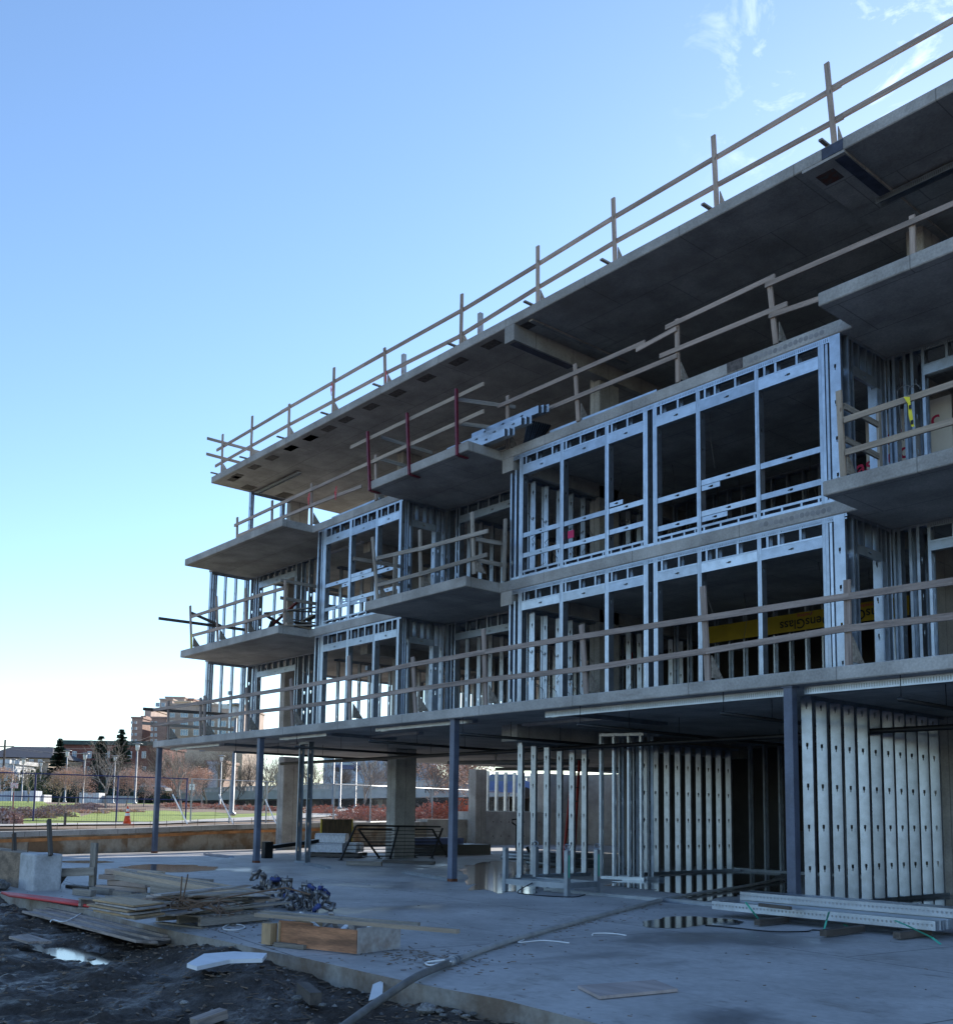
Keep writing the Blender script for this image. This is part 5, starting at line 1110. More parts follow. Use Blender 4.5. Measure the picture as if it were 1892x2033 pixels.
# foliage helpers
def leafcloud(c, r_, n, size, seed, flat=0.5, twig=0.0):
    b = MB(); q = random.Random(seed); c = Vector(c)
    for i in range(n):
        while True:
            v = Vector((q.uniform(-1, 1), q.uniform(-1, 1), q.uniform(0 if flat < 1 else -1, 1)))
            if v.length < 1 and v.length > 0.35*q.random(): break
        w_ = 1+0.35*noise.noise(Vector((v.x*2+seed, v.y*2, v.z*2)))
        p = c+Vector((v.x*r_[0]*w_, v.y*r_[1]*w_, v.z*r_[2]*w_))
        a = Vector((q.gauss(0, 1), q.gauss(0, 1), q.gauss(0, 1))).normalized(); e = a.orthogonal().normalized(); s = size*q.uniform(.6, 1.4)
        b.add([p-a*s, p+e*s*0.6, p+a*s, p-e*s*0.6], [(0, 1, 2, 3)])
    return b
def shrub(name, p, r_, n, size, m, seed, label, group=None):
    R_ = thing(name, p, label, 'shrub', group); b = leafcloud(p, r_, n, size, seed); b.build('foliage', m, R_)
    b = MB(); q = random.Random(seed)
    for i in range(14):
        a = q.uniform(0, 6.3); b.tube([Vector(p), Vector(p)+Vector((cos(a)*r_[0]*0.7, sin(a)*r_[1]*0.7, r_[2]*q.uniform(.5, .95)))], 0.012, 4)
    b.build('stems', BARK, R_)
BARK = mat('grey_bark', (0.27, 0.235, 0.21), 0.9, nscale=4, namt=0.25)
BARKD = mat('dark_bark', (0.125, 0.095, 0.08), 0.9, nscale=3, namt=0.3, rnd=0.25)
PINK = mat('withered_pink_leaves', (0.62, 0.40, 0.30), 0.8, nscale=2, namt=0.3)
PURP = mat('purple_brown_hedge', (0.36, 0.25, 0.23), 0.9, nscale=2, namt=0.35)
ORNG = mat('orange_red_shrub', (0.48, 0.17, 0.10), 0.8, nscale=2, namt=0.4)
EVER = mat('dark_evergreen', (0.022, 0.042, 0.024), 0.85, nscale=2, namt=0.4)
rs = random.Random(44)
k = 0
for px, r_ in (((20, 1624), (2.6, .9, .5)), ((62, 1624), (2.6, .9, .5)), ((105, 1621), (2.2, .8, .42)), ((120, 1611), (2.6, 1.4, .42)), ((150, 1607), (2.6, 1.4, .4)), ((178, 1603), (2, 1.4, .4)), ((0, 1632), (1.0, .7, .5)), ((12, 1638), (.8, .6, .6))):
    p = gat(px); k += 1; p.z -= 0.1
    shrub('hedge', p, r_, 1800, 0.06, PURP, 100+k, 'low purple brown hedge mound on the lawn left of the traffic cone', 'hedge mounds on the lawn')
for i in range(12):
    p = drop((335+19*i, 1592), 84-0.5*i); shrub('flowering_shrub', p, (1.6, 1.0, .42), 420, 0.07, ORNG if i % 2 else PINK, 200+i, 'reddish low shrub in the row along the far edge of the lawn', 'red shrub row at the back of the lawn')
for i, (px, r_) in enumerate((((715, 1612), (2.0, 1.2, 1.1)), ((770, 1612), (2.2, 1.4, 1.3)), ((860, 1618), (1.8, 1.2, 1.5)), ((890, 1620), (1.8, 1.2, 1.6)), ((918, 1620), (1.6, 1.2, 1.7)), ((640, 1601), (2.4, 1.4, .9)), ((800, 1616), (1.6, 1.2, 1.0)))):
    p = drop(px, 56 if i != 5 else 72); shrub('orange_shrub', p, (r_[0], r_[1], r_[2]*.75), 1300, 0.06, ORNG, 300+i, 'bright orange-red shrub beyond the fence at the end of the path', 'orange shrubs beyond the fence')
for i, px in enumerate(((165, 1614), (240, 1612), (355, 1606), (395, 1606))):     # fallen leaves round tree feet
    p = gat(px); b = leafcloud(p, (2.2, 1.2, .12), 500, 0.09, 400+i); b.build('fallen_leaves', PINK, kind='stuff')
# bare trees
def tree_mesh(seed, H, spread, levels, leaf, n0=4, m=None, thin=1.0):
    q = random.Random(seed); tb = MB(); lb = MB(); tips = []; main = MB()
    def grow(p, d, ln, r_, lv, dst):
        pts = [p]; dd = d.copy()
        for i in range(3):
            dd = (dd+Vector((q.gauss(0, .12), q.gauss(0, .12), q.gauss(.02, .08)))).normalized(); pts.append(pts[-1]+dd*ln/3)
        dst.tube(pts, [r_, r_*.85, r_*.72, r_*.6], 6 if lv == levels else (5 if lv > 2 else 3), cap=False)
        if lv == 0: tips.append(pts[-1]); return
        nch = n0 if lv >= levels-1 else 3
        for c in range(nch+1 if lv == levels else nch):
            a = q.uniform(0, 2*pi); sp = q.uniform(.35, .85)*spread
            e = dd.orthogonal().normalized(); e = Matrix.Rotation(a, 3, dd) @ e
            nd = (dd*cos(sp)+e*sin(sp)); nd.z += 0.12; nd.normalize()
            f_ = q.uniform(.45, 1.0) if c else 1.0
            base = pts[0].lerp(pts[-1], f_) if f_ < 1 else pts[-1]
            grow(base, nd, ln*q.uniform(.62, .85), max(r_*.55, 0.006*thin), lv-1, tb)
    grow(Vector((0, 0, 0)), Vector((0, 0, 1)), H*0.3, H*0.016, levels, main)
    if leaf:
        for p in tips:
            for i in range(leaf):
                c = p+Vector((q.gauss(0, .16), q.gauss(0, .16), q.gauss(0, .14))); a = Vector((q.gauss(0, 1), q.gauss(0, 1), q.gauss(0, 1))).normalized(); e = a.orthogonal().normalized(); s = 0.055*q.uniform(.6, 1.3)
                lb.add([c-a*s, c+e*s*.6, c+a*s, c-e*s*.6], [(0, 1, 2, 3)])
    return main, tb, lb
TM = {}
def tree_kind(key, *a, bark=BARK, leafm=PINK, **kw):
    main, tb, lb = tree_mesh(*a, **kw)
    TM[key] = (main.mesh('trunk', bark, True), tb.mesh('branches', bark, True), lb.mesh('leaves', leafm) if lb.v else None)
tree_kind('bare', 1, 6.0, 1.0, 5, 0, n0=4); tree_kind('bare2', 2, 6.0, 0.85, 5, 0, n0=4)
tree_kind('pink', 3, 4.6, 1.15, 5, 6, n0=4); tree_kind('pink2', 4, 4.6, 1.2, 5, 6, n0=4)
tree_kind('thick', 5, 9.0, 0.95, 6, 0, n0=4, bark=BARKD); tree_kind('thick2', 6, 9.0, 0.8, 6, 0, n0=4, bark=BARKD)
def tree(key, p, s, label, group, rot=None):
    R_ = thing('tree', p, label, 'tree', group); M = W[R_.name] @ Matrix.Rotation(rs.uniform(0, 6.3) if rot is None else rot, 4, 'Z') @ Matrix.Scale(s, 4)
    for nm, me in zip(('trunk', 'crown', 'leaves'), TM[key]):
        if me: mobj(nm, me, M, R_)
for key, px, D, s, lab in (('bare', (210, 1611), 72, 1.0, 'slender bare tree in a ring of leaves on the lawn behind the fence'), ('bare2', (360, 1606), 70, 1.0, 'bare multi-stemmed tree on the lawn right of the corner column'), ('bare', (55, 1600), 88, 0.75, 'small bare tree on the far left lawn'), ('bare2', (515, 1600), 62, 0.9, 'bare young tree seen between the steel columns'), ('bare', (722, 1604), 60, 0.85, 'bare young tree by the path under the podium')):
    tree(key, drop(px, D), s, lab, 'bare lawn trees')
for i, (key, px, D, s) in enumerate((('pink', (115, 1608), 80, .78), ('pink2', (150, 1606), 86, .8), ('pink', (250, 1604), 84, .85), ('pink2', (285, 1604), 82, 0.72), ('pink2', (-8, 1604), 84, 0.75), ('pink', (345, 1602), 88, .95), ('pink2', (400, 1602), 92, .9))):
    tree(key, drop(px, D), s, 'small tree still hung with withered pink leaves on the lawn', 'pink-leaved trees')
for i, (key, px, D, s) in enumerate((('pink', (860, 1600), 76, 1.5), ('pink2', (905, 1600), 80, 1.5), ('pink', (960, 1600), 84, 1.5))):
    tree(key, drop(px, D), s, 'pink-leaved tree beyond the ramp, seen under the podium on the right', 'pink-leaved trees under the podium')
for i in range(24):
    x = 265+29*i; D = rs.uniform(125, 165)
    tree('thick' if i % 2 else 'thick2', drop((x, 1595), D), rs.uniform(.75, 1.05), 'bare brown tree in the thicket behind the ramp wall', 'thicket of bare trees')
for i in range(11):
    tree('thick' if i % 2 else 'thick2', drop((12+30*i, 1596), rs.uniform(128, 150)), rs.uniform(.55, .75), 'fine bare tree between the lamp posts and the far houses', 'bare trees before the far houses')
# conifers and dark hedge
def conifer_mesh(seed, H=10.0, R0=2.3):
    q = random.Random(seed); b = MB(); t_ = MB(); t_.tube([(0, 0, 0), (0, 0, H*.5), (0, 0, H)], [.16, .1, .02], 7)
    lay = 46
    for l in range(lay):
        f_ = l/(lay-1); z_ = H*(.07+.9*f_)+q.uniform(-.15, .15); r_ = R0*(1-f_)**.85*q.uniform(.8, 1.12)+.12; nb = int(13-6*f_)
        for i in range(nb):
            a = q.uniform(0, 6.3); d = Vector((cos(a), sin(a), 0)); ln = r_*q.uniform(.7, 1.15); sd_ = Vector((-d.y, d.x, 0))
            for j in range(7):
                u_ = (j+.5)/7; c = Vector((0, 0, z_))+d*ln*u_+Z3*(.25*ln*u_*u_-.32*ln*u_); s = .75*(1-.5*u_)*min(1, r_)
                for w_ in (-1, 1):
                    b.add([c, c+d*.22+sd_*w_*s*.3, c+d*.26+sd_*w_*s-Z3*.22, c-d*.1+sd_*w_*s*.6-Z3*.26], [(0, 1, 2, 3)])
    return t_.mesh('trunk', BARKD, True), b.mesh('crown', EVER)
CN = [conifer_mesh(1), conifer_mesh(2, 10, 2.0)]
for i, (px, ty, D, lab) in enumerate(((112, 1462, 135, 'dark conifer left of the low brick building'), (194, 1454, 140, 'dark conifer in front of the low brick building'), (234, 1443, 140, 'tall pointed conifer left of the brown towers'), (330, 1455, 190, 'conifer half hidden behind the podium corner'))):
    p = drop((px, 1600), D); h = far((px, ty), D).z-p.z; R_ = thing('conifer', p, lab, 'tree', 'conifers'); M = W[R_.name] @ Matrix.Rotation(i*1.3, 4, 'Z') @ Matrix.Scale(h/10, 4)
    mobj('trunk', CN[i % 2][0], M, R_); mobj('crown', CN[i % 2][1], M, R_)
for i in range(14):
    p = drop((30+22*i, 1596), rs.uniform(118, 130)); shrub('evergreen_bush', p, (2.2, 2.0, rs.uniform(1.6, 2.8)), 700, 0.2, EVER, 500+i, 'dark evergreen bush behind the lamp posts', 'dark bushes behind the lamp posts')
p = drop((62, 1598), 112); shrub('round_bush', p, (1.9, 1.9, 3.6), 1500, 0.16, mat('olive_evergreen', (0.05, 0.075, 0.028), 0.85, namt=0.4), 540, 'olive green bush in front of the beige house')
# lamp posts
LPM = mat('pale_galvanised_pole', (0.32, 0.335, 0.35), 0.45, 0.5); LPH = mat('lamp_glass', (0.62, 0.64, 0.64), 0.3)
lm = MB(); lm.lathe([(.16, 0), (.16, .12), (.075, .16), (.06, 4.0)], 10); poleM = lm.mesh('pole', LPM, True)
lm = MB(); lm.lathe([(.06, 4.0), (.13, 4.08), (.16, 4.45), (.12, 4.5)], 10); headM = lm.mesh('lantern', LPH, True)
lm = MB(); lm.lathe([(.1, 4.52), (.36, 4.53), (.38, 4.56), (.1, 4.62)], 14); discM = lm.mesh('cap_disc', LPM, True)
for px, by, ty, lab in ((41, 1602, 1505, 'lamp post with a disc cap beside the farthest left tree'), (21, 1596, 1507, 'leftmost disc-capped lamp post'), (77, 1594, 1512, 'disc-capped lamp post in front of the olive bush'), (128, 1594, 1489, 'disc-capped lamp post beside the left conifer'), (163, 1603, 1495, 'disc-capped lamp post in front of the purple hedge'), (224, 1596, 1500, 'disc-capped lamp post behind the bare lawn tree'), (267, 1597, 1475, 'tall disc-capped lamp post left of the corner column'), (460, 1620, 1395, 'nearest lamp post, rising behind the left end of the second floor'), (660, 1606, 1480, 'lamp post seen under the podium beside the fence gate'), (674, 1607, 1470, 'second lamp post seen under the podium beside the fence gate'), (436, 1600, 1500, 'lamp post behind the fence braces'), (705, 1604, 1500, 'lamp post seen under the podium by the path')):
    D = 4.62*F/(by-ty); D = max(D, 42); p = far((px, by), D); R_ = thing('lamp_post', p, lab, 'lamp post', 'disc-capped lamp posts')
    s = (by-ty)*D/F/4.62
    for nm, me in (('pole', poleM), ('lantern', headM), ('cap_disc', discM)): mobj(nm, me, W[R_.name] @ Matrix.Scale(s, 4), R_)
# utility pole with wires
UP = thing('utility_pole', drop((2, 1595), 120), 'brown utility pole at the left edge with overhead wires', 'utility pole'); ub = W[UP.name].translation
ut = far((2, 1468), 120).z
b = MB(); b.tube([ub, (ub.x, ub.y, ut)], [.16, .11], 8); b.build('pole', BARKD, UP)
bar('crossarm', Vector((ub.x, ub.y, ut-0.8))-rt*1.1, Vector((ub.x, ub.y, ut-0.8))+rt*1.1, .1, .12, BARKD, UP)
for dz, e in ((0, 0.5), (-.8, -.9), (-.8, .9), (-2.2, 0)):
    b = MB(); a = Vector((ub.x, ub.y, ut+dz))+rt*e; b.tube(sag(a, far((300, 1462-8*dz), 175), 1.6, 14), 0.02, 4); b.build('overhead_wire', BLK, UP)
# ------------------------------------------------------------------ fences
def fence(pts, label, m, chain, hgt=1.85):
    R_ = thing('fence', drop(pts[0][0], pts[0][1]), label, 'fence'); g_ = [drop(a, D) for a, D in pts]
    WIRE = mat('fence_wire', (0.30, 0.31, 0.32), 0.5, 0.4) if chain else mat('blue_black_wire', (0.05, 0.06, 0.10), 0.6)
    for a in g_:
        b = MB(); b.tube([a, a+Z3*hgt], 0.035, 7); b.build('post', m, R_)
    for a, c in zip(g_, g_[1:]):
        for h in ((hgt-0.02, 0.06) if chain else (hgt-0.03, 0.95, 0.04)):
            b = MB(); b.tube([a+Z3*h, c+Z3*h], 0.022, 5); b.build('rail', m if not chain else LPM, R_)
        b = MB(); n_ = (c-a).length; d = (c-a)/n_; s = 0.0028
        if chain:
            u_ = -hgt
            while u_ < n_:
                for sg in (1, -1):
                    x0, x1 = (u_, u_+hgt) if sg > 0 else (u_+hgt, u_); z0, z1 = 0.05, hgt-0.03
                    q0, q1 = max(0, min(n_, x0)), max(0, min(n_, x1))
                    if abs(q1-q0) > 0.05:
                        za_ = z0+(q0-x0)/(x1-x0)*(z1-z0); zb2 = z0+(q1-x0)/(x1-x0)*(z1-z0); A, C_ = a+d*q0+Z3*za_, a+d*q1+Z3*zb2; e = Vector((0, 0, s)); f_ = d*s
                        b.add([A-f_, A+f_, C_+f_, C_-f_], [(0, 1, 2, 3)])
                u_ += 0.085
        else:
            k_ = int(n_/0.09)
            for i in range(k_): A = a+d*(i*n_/k_); b.add([A-d*s+Z3*.05, A+d*s+Z3*.05, A+d*s+Z3*hgt, A-d*s+Z3*hgt], [(0, 1, 2, 3)])
            for h in (.3, .6, 1.25, 1.55): b.add([a+Z3*(h-s), c+Z3*(h-s), c+Z3*(h+s), a+Z3*(h+s)], [(0, 1, 2, 3)])
        o = b.build('mesh', WIRE, R_); o['kind'] = 'stuff'
    return R_
NAVY = mat('navy_post', (0.02, 0.025, 0.12), 0.5)
fence([((-130, 1640), 36.5), ((65, 1640), 38), ((230, 1638), 39.5), ((368, 1634), 41.5)], 'temporary wire fence on navy blue posts behind the retaining wall', NAVY, False)
fence([((378, 1632), 42), ((455, 1628), 43.5), ((528, 1626), 45), ((590, 1624), 46), ((662, 1620), 47.5), ((735, 1618), 49.5), ((790, 1617), 52), ((858, 1614), 55), ((935, 1612), 58.5), ((1010, 1611), 62)], 'galvanised chain-link fence beyond the steel columns', LPM, True)
for k, (a, c, D, w_) in enumerate((((343, 1578), (372, 1638), 40, 'left'), ((435, 1578), (464, 1634), 41, 'middle'), ((527, 1588), (549, 1631), 42.5, 'right'))):
    p, q = far(a, D+1.2), far(c, D); q.z = terr(q.x, q.y)+0.02
    bar('fence_brace', q, p, 0.04, 0.04, WHT, None, label='%s of the white slanted braces at the chain-link fence' % w_, cat='brace', group='white fence braces')
# traffic cone
cp = far((252, 1640.7), 37.2); cp.z = terr(cp.x, cp.y); CNE = thing('traffic_cone', cp, 'orange traffic cone with two white bands standing behind the retaining wall', 'traffic cone')
ORC = mat('cone_orange', (0.75, 0.07, 0.01), 0.5); h_ = 0.70
boxo('base', (cp.x-.19, cp.y-.19, cp.z), (cp.x+.19, cp.y+.19, cp.z+.03), ORC, CNE)
def crad(z_): return .155-(.155-.025)*z_/.70
for nm, z0, z1, m in (('cone_body', .03, .34, ORC), ('reflective_band', .34, .44, WHT), ('cone_body', .44, .50, ORC), ('reflective_band', .50, .60, WHT), ('cone_body', .60, .70, ORC)):
    b = MB(); b.lathe([(crad(z0), z0), (crad(z1), z1)], 18, cp); b.build(nm, m, CNE, smooth=True)
# stake with a pink ribbon sign, white sign, diamond sign
SG = thing('ribbon_stake', drop((23, 1640), 37.5), 'wooden stake with a pink and white flagging sign at the far left', 'stake'); sp_ = W[SG.name].translation
bar('stake', sp_, sp_+Z3*1.35, .04, .04, WOODP, SG); bar('sign', sp_+Z3*1.35-rt*.14, sp_+Z3*1.35+rt*.14, .01, .2, mat('pink_white_sign', (0.65, 0.25, 0.3), 0.7, nscale=20, namt=0.5, c2=(0.75, 0.72, 0.72)), SG); bar('pink_ribbon', sp_+Z3*.45, sp_+Z3*1.1, .05, .02, mat('hot_pink', (0.6, 0.08, 0.18), 0.7), SG)
for i, px in enumerate(((20, 1651), (128, 1648))):
    q = drop(px, 34.5); bar('short_stake', q, q+Z3*.45, .09, .06, WOODD, None, label='%s short dark stake on the earth behind the retaining wall' % ('left' if i == 0 else 'right'), cat='stake')
S2 = thing('white_sign', far((381, 1563), 45), 'small square white sign fixed on the chain-link fence', 'sign'); q = W[S2.name].translation
bar('plate', q-rt*.12, q+rt*.12, .01, .27, WHT, S2); bar('mark', q-rt*.07-fw*.012+Z3*.04, q+rt*.07-fw*.012+Z3*.02, .004, .03, INK, S2); bar('mark', q-rt*.03-fw*.012+Z3*.03, q-fw*.012-Z3*.06, .004, .02, INK, S2)
S3 = thing('diamond_sign', drop((552, 1600), 70), 'grey back of a diamond road sign on a post behind the fence', 'road sign'); q = W[S3.name].translation; zt = far((552, 1543), 70)
b = MB(); b.tube([q, (q.x, q.y, zt.z+.3)], .03, 6); b.build('post', LPM, S3); b = MB(); cc = Vector((q.x, q.y, zt.z))-fw*.05
b.add([cc+rt*.42, cc+Z3*.42, cc-rt*.42, cc-Z3*.42]+[v+fw*.02 for v in (cc+rt*.42, cc+Z3*.42, cc-rt*.42, cc-Z3*.42)], [(0, 1, 2, 3), (7, 6, 5, 4), (0, 4, 5, 1), (1, 5, 6, 2), (2, 6, 7, 3), (3, 7, 4, 0)]); b.build('plate', LPM, S3)
# ------------------------------------------------------------------ ramp viaduct
VD = thing('ramp_viaduct', drop((600, 1600), 120), 'pale concrete road ramp with a balustrade parapet crossing behind the lawn', 'bridge')
VC = mat('pale_viaduct_concrete', (0.40, 0.40, 0.40), 0.85, nscale=0.5, namt=0.15)
vpts = [((80, 1580), 190), ((230, 1574), 172), ((400, 1565), 152), ((510, 1561), 142), ((640, 1557.5), 128), ((780, 1552), 114), ((930, 1546), 101), ((1080, 1540), 90)]
vp = [far(a, D) for a, D in vpts]; dk_ = 1.0
for a, c in zip(vp, vp[1:]):
    d = (c-a).normalized(); n_ = Vector((-d.y, d.x, 0)).normalized(); n_ = n_ if n_.y > 0 else -n_
    b = MB(); b.bar(a-Z3*1.35+n_*4, c-Z3*1.35+n_*4, 8.2, 1.0); o = b.build('deck', VC, VD)
    b = MB(); b.bar(a-Z3*.08, c-Z3*.08, .3, .16); b.build('top_rail', VC, o); b = MB(); b.bar(a-Z3*.74, c-Z3*.74, .3, .2); b.build('bottom_rail', VC, o)
    k_ = int((c-a).length/0.9); b = MB()
    for i in range(k_): q = a.lerp(c, (i+.5)/k_); b.bar(q-Z3*.66, q-Z3*.14, .42, .2, z=d)
    o2 = b.build('balusters', VC, o); o2['kind'] = 'stuff'
    b = MB(); q = a.lerp(c, .5)+n_*4; g0 = terr(q.x, q.y); b.box((q.x-.6, q.y-.6, g0), (q.x+.6, q.y+.6, q.z-1.8)); b.build('pier', VC, VD)
    b = MB(); e_ = n_*7.5; b.bar(Vector((a.x, a.y, g0+.8))+e_, Vector((c.x, c.y, g0+.8))+e_, .4, 2.2); b.build('gap_shade_wall', SHADEB, VD)  # dark wall added for the shaded gap under the deck
gq = far((862, 1570), 107)
lettering('RDA', 1.0, facing(far((862, 1569), 104), (-fw.x, -fw.y, 0)), INK, VD, 'graffiti')
# ------------------------------------------------------------------ far buildings
GLS = mat('window_glass', (0.10, 0.19, 0.30), 0.12, nscale=1, namt=0.2, spec=0.8); WTR = mat('white_trim', (0.62, 0.62, 0.62), 0.7)
def block(parent, px0, px1, ytop, D, m, depth=14, ybot=1604, name='wall', d2=None):
    """a mass of a far building from its pixel outline at distance D; returns helpers for windows"""
    a, c = far((px0, 1590), D), far((px1, 1590), D); zt = far(((px0+px1)/2, ytop), D).z; g0 = min(terr(a.x, a.y), terr(c.x, c.y))-1
    d = Vector((c.x-a.x, c.y-a.y, 0)).normalized(); n_ = Vector((-d.y, d.x, 0)); n_ = n_ if n_.dot(fw) > 0 else -n_
    b = MB(); q = [a, c, c+n_*depth, a+n_*depth]; b.add([(v.x, v.y, g0) for v in q]+[(v.x, v.y, zt) for v in q], BOXF); o = b.build(name, m, parent)
    b = MB(); e = 0.25; b.add([(v.x, v.y, zt+.003) for v in (a-n_*e-d*e, c-n_*e+d*e, c+n_*(depth+e)+d*e, a+n_*(depth+e)-d*e)]+[(v.x, v.y, zt+.5) for v in (a-n_*e-d*e, c-n_*e+d*e, c+n_*(depth+e)+d*e, a+n_*(depth+e)-d*e)], BOXF); b.build('cornice', m, o)
    return o, a, c, d, n_, D
def window(o, px0, px1, y0, y1, D, n_, d, frame_=WTR, mull=1):
    a, c = far((px0, (y0+y1)/2), D), far((px1, (y0+y1)/2), D); z0, z1 = far((px0, y1), D).z, far((px0, y0), D).z
    w_ = abs((c-a).dot(d)); m_ = (a+c)/2
    M = Matrix(((d.x, n_.x, 0, m_.x), (d.y, n_.y, 0, m_.y), (0, 0, 1, z0), (0, 0, 0, 1)))
    b = MB(); h = z1-z0; t_ = .12
    for A, C_ in (((-w_/2, -.14, 0), (-w_/2+t_, .05, h)), ((w_/2-t_, -.14, 0), (w_/2, .05, h)), ((-w_/2+t_, -.14, 0), (w_/2-t_, .05, t_)), ((-w_/2+t_, -.14, h-t_), (w_/2-t_, .05, h))): b.box(A, C_)
    for k_ in range(mull): x = -w_/2+w_*(k_+1)/(mull+1); b.box((x-.06, -.12, t_), (x+.06, .04, h-t_))
    f_ = mobj('window', b.mesh('window', frame_), M, o)
    b = MB(); b.box((-w_/2+t_, -.06, t_), (w_/2-t_, -.03, h-t_)); mobj('pane', b.mesh('pane', GLS), M, f_)
BRD = mat('brown_brick', (0.36, 0.24, 0.20), 0.9, nscale=0.4, namt=0.12, fine=0.15, fscale=3); BRT = mat('tan_brick', (0.44, 0.335, 0.285), 0.9, nscale=0.4, namt=0.12, fine=0.12, fscale=3); CRM = mat('cream_stone', (0.55, 0.44, 0.33), 0.85, nscale=0.4, namt=0.1)
zh = zm(240, 1370, 7.115)
H1 = thing('brown_tower_block', drop((300, 1600), 290), 'brown brick multi-storey hospital-like block with stepped towers on the skyline', 'building')
for (x0, x1, yt, D, m, dp) in ((95, 250, 392, 288, BRD, 22), (235, 285, 378, 292, BRD, 20), (272, 362, 262, 296, BRT, 18), (375, 592, 392, 284, BRD, 20), (384, 520, 275, 310, CRM, 20), (482, 660, 125, 330, BRT, 24), (560, 830, 97, 338, BRT, 24), (690, 920, 160, 326, CRM, 22), (826, 962, 120, 342, BRD, 20), (985, 1180, 135, 350, mat('grey_metal_panel', (0.3, 0.33, 0.38), 0.6), 20)):
    P0, P1 = zh(x0, yt), zh(x1, yt); o, a, c, d, n_, _ = block(H1, P0[0], P1[0], P0[1], D, m, dp)
    if (x0, x1) == (95, 250):
        for y in (462, 545, 628, 715):
            for x in (158, 212): A, C_ = zh(x-15, y-18), zh(x+15, y+18); window(o, A[0], C_[0], A[1], C_[1], D-.1, n_, d)
    if (x0, x1) == (375, 592):
        for y in (470, 553, 638, 720, 792):
            for x in (438, 495): A, C_ = zh(x-17, y-24), zh(x+17, y+24); window(o, A[0], C_[0], A[1], C_[1], D-.1, n_, d)
    if (x0, x1) == (272, 362):
        for y in (395, 490, 575, 660, 740): A, C_ = zh(300, y-16), zh(332, y+16); window(o, A[0], C_[0], A[1], C_[1], D-.1, n_, d)
    if (x0, x1) == (482, 660):
        for x in (520, 600): A, C_ = zh(x-28, 180), zh(x+28, 240); window(o, A[0], C_[0], A[1], C_[1], D-.1, n_, d)
H2 = thing('tan_office_block', drop((420, 1600), 270), 'wide tan brick office block with blue windows behind the podium corner', 'building')
P0, P1 = zh(600, 208), zh(1690, 208); o, a, c, d, n_, _ = block(H2, P0[0], P1[0], P0[1], 270, BRT, 26)
for y, hh in ((358, 32), (478, 42), (602, 44)):
    for x, ww in ((728, 36), (897, 54), (1065, 40), (1285, 38), (1447, 42), (1600, 38)): A, C_ = zh(x-ww, y-hh), zh(x+ww, y+hh); window(o, A[0], C_[0], A[1], C_[1], 269.9, n_, d, mull=2 if ww > 50 else 1)
p0, p1 = far(zh(1425, 240), 269.7), far(zh(1520, 244), 269.7)
for i in range(7):
    q = p0.lerp(p1, (i+.3)/7); bar('sign_letter', q-Z3*.45, q+Z3*(.45 if i % 3 else .7), .12, .9, WTR, o, z=d)
GRNR = mat('dark_green_cornice', (0.05, 0.075, 0.07), 0.7); BRK = mat('red_brick', (0.21, 0.085, 0.07), 0.9, nscale=0.5, namt=0.15, fine=0.15, fscale=4)
H3 = thing('low_brick_building', drop((200, 1600), 165), 'long low red brick building with a dark green cornice behind the conifers', 'building')
o, a, c, d, n_, _ = block(H3, 116, 306, 1480, 165, BRK, 16)
b = MB(); zt = far((200, 1479), 165).z; e = .6; b.add([(v.x, v.y, zt) for v in (a-n_*e-d*e, c-n_*e+d*e, c+n_*16, a+n_*16)]+[(v.x, v.y, zt+.7) for v in (a-n_*e-d*e, c-n_*e+d*e, c+n_*16, a+n_*16)], BOXF); b.build('roof_edge', GRNR, H3)
for x in (148, 178, 214, 258, 286): window(o, x-4, x+4, 1492, 1506, 164.9, n_, d); window(o, x-4, x+4, 1522, 1536, 164.9, n_, d)
H4 = thing('hip_roofed_house', drop((45, 1600), 150), 'beige house with a dark hipped roof at the left edge', 'house')
BEI = mat('beige_stucco', (0.46, 0.37, 0.29), 0.85, namt=0.08); o, a, c, d, n_, _ = block(H4, -30, 92, 1512, 150, BEI, 12)
zt = far((30, 1504), 150).z; zr_ = far((30, 1477), 150).z; e = .9; R_ = [a-n_*e-d*e, c-n_*e+d*e, c+n_*(12+e)+d*e, a+n_*(12+e)-d*e]; r0 = a+d*1.0+n_*6; r1 = a+d*(c-a).dot(d)*.78+n_*6
b = MB(); b.add([(v.x, v.y, zt) for v in R_]+[(r0.x, r0.y, zr_), (r1.x, r1.y, zr_)], [(0, 1, 5, 4), (1, 2, 5), (2, 3, 4, 5), (3, 0, 4), (3, 2, 1, 0)]); b.build('roof', mat('dark_slate_roof', (0.05, 0.05, 0.062), 0.7, nscale=2, namt=0.2), H4)
for x in (12, 36, 63, 80): window(o, x-4, x+4, 1508, 1517, 149.9, n_, d); window(o, x-4, x+4, 1528, 1540, 149.9, n_, d)
H5 = thing('white_cottage', drop((4, 1600), 128), 'white house corner below the hipped roof at the left edge', 'house')
o, a, c, d, n_, _ = block(H5, -25, 12, 1516, 128, WTR, 8); window(o, 0, 6, 1520, 1530, 127.9, n_, d)
H6 = thing('pale_warehouse', drop((740, 1590), 215), 'pale blue-white building glimpsed through the trees under the podium', 'building')
o, a, c, d, n_, _ = block(H6, 640, 860, 1507, 215, mat('pale_blue_cladding', (0.42, 0.5, 0.62), 0.7), 20)
for x in range(655, 850, 22): window(o, x-5, x+5, 1514, 1524, 214.9, n_, d)
H7 = thing('brown_house', drop((430, 1590), 170), 'brown house with a pale gable seen through the thicket', 'house')
o, a, c, d, n_, _ = block(H7, 405, 442, 1515, 172, BRD, 10); o2, a, c, d, n_, _ = block(H7, 411, 428, 1518, 171, mat('pale_violet_wall', (0.42, 0.40, 0.46), 0.8), 2, ybot=1540)
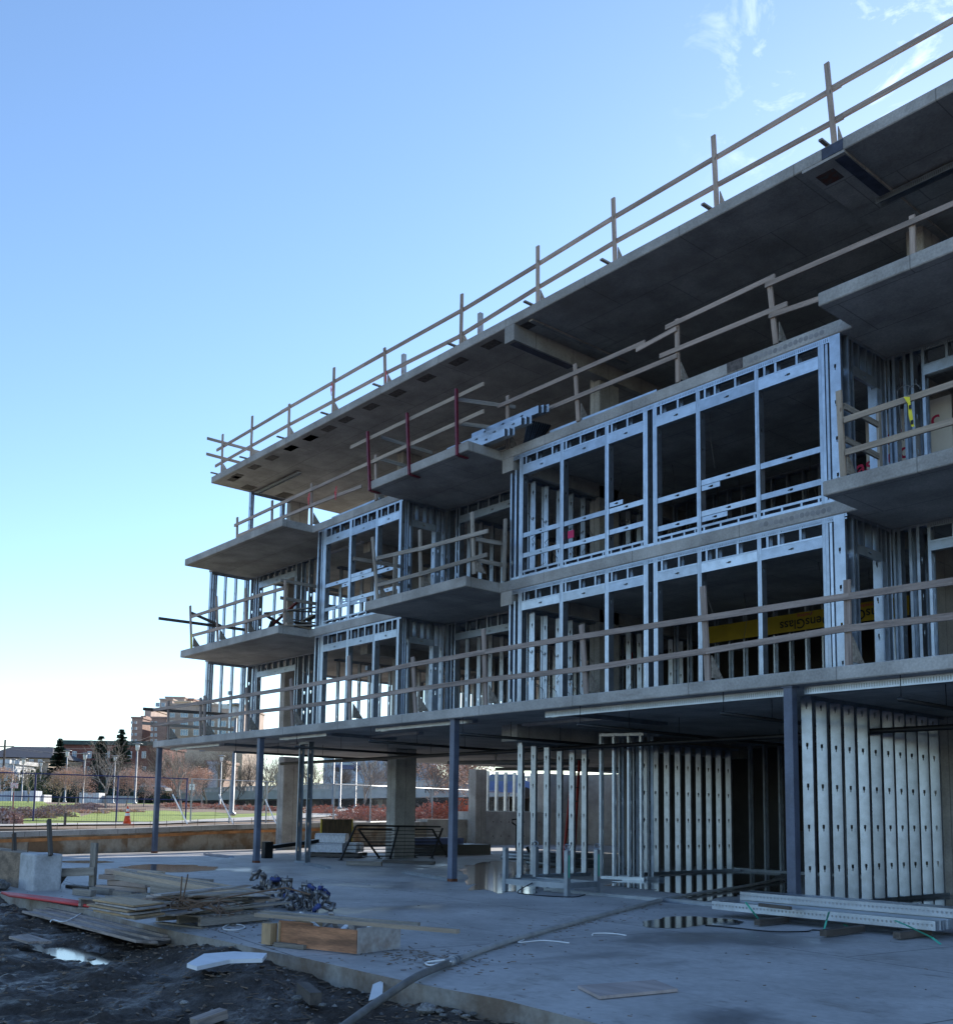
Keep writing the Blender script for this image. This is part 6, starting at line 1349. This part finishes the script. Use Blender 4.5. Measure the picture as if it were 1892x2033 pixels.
HD = thing('site_hoarding', drop((30, 1595), 108), 'row of pale grey container boxes and hoarding left of the fence', 'hoarding')
for i, (x0, x1, yt, D, m) in enumerate(((-40, 29, 1570, 108, mat('pale_blue_white_paint', (0.5, 0.53, 0.58), 0.7)), (29, 41, 1571, 107.5, mat('grey_panel', (0.33, 0.34, 0.36), 0.7)), (41, 67, 1570, 108, MATS['pale_blue_white_paint']), (67, 87, 1578, 110, WTR), (157, 196, 1574, 112, WTR), (196, 262, 1580, 113, MATS['grey_panel']))):
    a, c = far((x0, 1590), D), far((x1, 1590), D); zt = far((x0, yt), D).z; b = MB(); b.add([(a.x, a.y, 1.0), (c.x, c.y, 1.0), (c.x-fw.x*-2, c.y+fw.y*2, 1.0), (a.x+fw.x*2, a.y+fw.y*2, 1.0), (a.x, a.y, zt), (c.x, c.y, zt), (c.x+fw.x*2, c.y+fw.y*2, zt), (a.x+fw.x*2, a.y+fw.y*2, zt)], BOXF); b.build('panel_box', m, HD)
# cars
def car(p, yaw, m, label):
    T = Matrix.Translation(p) @ Matrix.Rotation(yaw, 4, 'Z'); R_ = thing('car', p, label, 'car'); b = MB()
    pr = [(-2.1, .35), (-2.15, .75), (-1.9, .95), (-1.25, 1.0), (-.75, 1.42), (.75, 1.45), (1.45, 1.02), (2.05, .9), (2.15, .55), (2.1, .3)]
    b.add([(x, -.85, z_) for x, z_ in pr]+[(x, .85, z_) for x, z_ in pr], [tuple(range(10)), tuple(range(19, 9, -1))]+[(i, 10+i, 10+(i+1) % 10, (i+1) % 10) for i in range(10)]); mobj('body', b.mesh('body', m), T, R_)
    for s in (-1, 1):
        b = MB(); b.add([(-1.1, s*.856, 1.0), (1.2, s*.856, 1.03), (.7, s*.856, 1.36), (-.7, s*.856, 1.34)], [(0, 1, 2, 3)]); mobj('side_window', b.mesh('side_window', GLS), T, R_)
        for x in (-1.35, 1.35): b = MB(); b.tube([(x, s*.7, .33), (x, s*.88, .33)], .33, 14); mobj('wheel', b.mesh('wheel', BLK), T, R_)
car(far((689, 1533), 150), 0.9, mat('dark_blue_car_paint', (0.02, 0.04, 0.14), 0.25), 'dark blue car on the ramp seen under the podium'); car(far((1000, 1585), 62), 0.8, mat('blue_car_paint', (0.08, 0.15, 0.35), 0.3), 'blue car parked beyond the back window opening')
car(far((300, 1580), 116), 0.7, mat('black_car_paint', (0.02, 0.02, 0.025), 0.25), 'dark car parked at the foot of the ramp left of the corner column')
